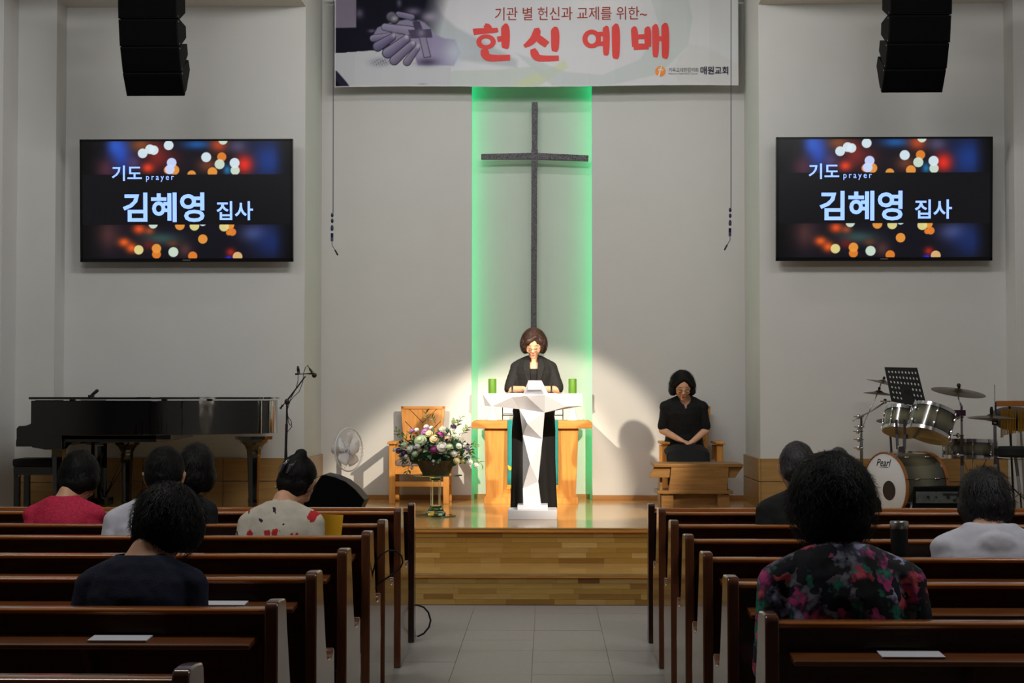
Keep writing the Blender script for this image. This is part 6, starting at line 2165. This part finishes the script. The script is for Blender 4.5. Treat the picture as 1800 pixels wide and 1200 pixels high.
# --- standing reader at the lectern
def reader():
    Y = 15.14
    c = P(938.5, 900, Y)
    root = thing('person', 'standing person with brown bob and glasses in a black jacket, reading at the lectern', 'person', (c.x, Y, PZ), PI, local=True)
    zs = .83
    F = Fig(zs, .04, .12, .168, 24, -4, 0, .0, 1.0, 1.1, .722)
    hb = hair_blobs(F, 'parted_bob')
    k = ((P(938, 575, Y - .1).z - PZ) - zs) / (max(p.z for p in hb.v) + .003 - zs)
    S3 = Matrix.Translation((0, 0, zs)) @ Matrix.Scale(k, 4) @ Matrix.Translation((0, 0, -zs))
    xf = lambda p: S3 @ p
    body = MB()
    F.torso(body, -.014)
    F.neck(body)
    F.head(body)
    E, W = {}, {}
    for s_ in (-1, 1):
        E[s_] = F.at(.275, s_ * .222, .06)
        W[s_] = F.at(.285, s_ * .095, .235)
        F.arm(body, s_, E[s_], W[s_], (.050, .043, .028))
        F.hand(body, s_, W[s_], Vector((-s_ * .45, .85, -.05)), Vector((0, 0, -1)), .45)
    body.xf(S3)
    for s_ in (-1, 1):
        hip, ank = Vector((s_ * .09, 0, zs)), Vector((s_ * .09, .0, .09))
        body.capsule(hip, (s_ * .09, .01, .46), .085, .055, 14)
        body.capsule((s_ * .09, .01, .46), ank, .052, .034, 14)
        body.capsule(ank, ank + Vector((0, .12, -.055)), .034, .026, 10)
    body.build('body', M['skin'], root, remesh=.005, sm=1)
    # camisole
    cm = MB()
    F.torso(cm, .001, h1=.50)
    cm.xf(S3)
    o = cm.build('camisole', M['black_cloth'], root, remesh=.008, sm=1)
    cut_faces(o, lambda p: (p.z - zs) / k > .475)
    # jacket
    j = MB()
    F.torso(j, .020, h0=-.03, h1=.60)
    for s_ in (-1, 1):
        Sh = F.at(.485, s_ * (F.sw - .012))
        j.capsule(Sh, Sh.lerp(E[s_], .88), .060, .066, 16)
        j.capsule(Sh + Vector((-s_ * .02, 0, .012)), Sh + Vector((s_ * .004, 0, .010)), .056, .052, 14)
    j.xf(S3)
    o = j.build('jacket', M['jacket'], root, remesh=.008, sm=2, disp=wob(.006, 9, .002, 34))
    def cutter(p):
        h, x = (p.z - zs) / k, abs(p.x / k)
        if h > .600:
            return True
        y_mid = F.at(h).y * k
        if p.y > y_mid and .22 < h and x < .030 + .012 * math.sin((h - .22) / .38 * PI):
            return True
        return False
    cut_faces(o, cutter)
    # lapels and buttons
    for s_ in (-1, 1):
        pts = [(.040, .595, .045), (.078, .56, .075), (.098, .50, .120), (.090, .46, .134), (.062, .36, .152), (.036, .25, .146), (.030, .25, .147), (.034, .36, .153), (.036, .46, .140), (.036, .53, .105)]
        vs = [xf(F.at(h, s_ * x, y + .0)) for x, h, y in pts]
        b = MB().add(vs, [(0, 1, 9), (1, 2, 8, 9), (2, 3, 8), (3, 4, 7, 8), (4, 5, 6, 7)])
        b.build('lapel', M['jacket'], root, smooth=False).modifiers.new('thick', 'SOLIDIFY').thickness = .006
    # long skirt, over the hips down to the floor
    sk_ = MB()
    sk_.tube([(0, 0, zs + .14), (0, 0, zs + .02), (0, .0, zs - .10), (0, .0, .5), (0, .0, .2), (0, 0, .035)], [(.155, .12), (.188, .15), (.196, .158), (.194, .16), (.198, .165), (.204, .17)], 40, side=(1, 0, 0))
    def pleat(p):
        t = max(0, min(1, (.9 - p.z) / .8))
        a_ = math.atan2(p.y, p.x)
        q = .010 * t * math.sin(a_ * 9 + p.z * 2)
        return (math.cos(a_) * q, math.sin(a_) * q, 0)
    sk_.build('long_skirt', M['black_cloth'], root, remesh=.012, sm=1, disp=pleat)
    for s_ in (-1, 1):
        MB().capsule((s_ * .09, -.03, .034), (s_ * .09, .16, .028), .034, .027, 12).build('shoe', M['black_pl'], root)
    st = strands(F, 2200, (0, -.022, .02), (.105, .109, .113), .08, random.Random(21), .010, curl=.002, ymax=.045, zmin=-.7)
    for sx in (-1, 1):
        s2 = strands(F, 600, (sx * .074, -.010, -.002), (.042, .068, .082), .07, random.Random(30 + sx), .007, curl=.002, ymax=.048, zmin=-.9)
        st.add(s2.v, s2.f)
    st.xf(S3)
    hb.xf(S3)
    hb.build('hair', M['hair_brown'], root, remesh=.006, sm=9, disp=wob(.005, 20, .003, 60), strands=st)
    face_parts(F, root, 'rim', True, xf)
    MB().ell(xf(F.at(.535, .0, .07)), (.004, .003, .005), u=8, v=6).build('pendant', M['gold'], root)
reader()
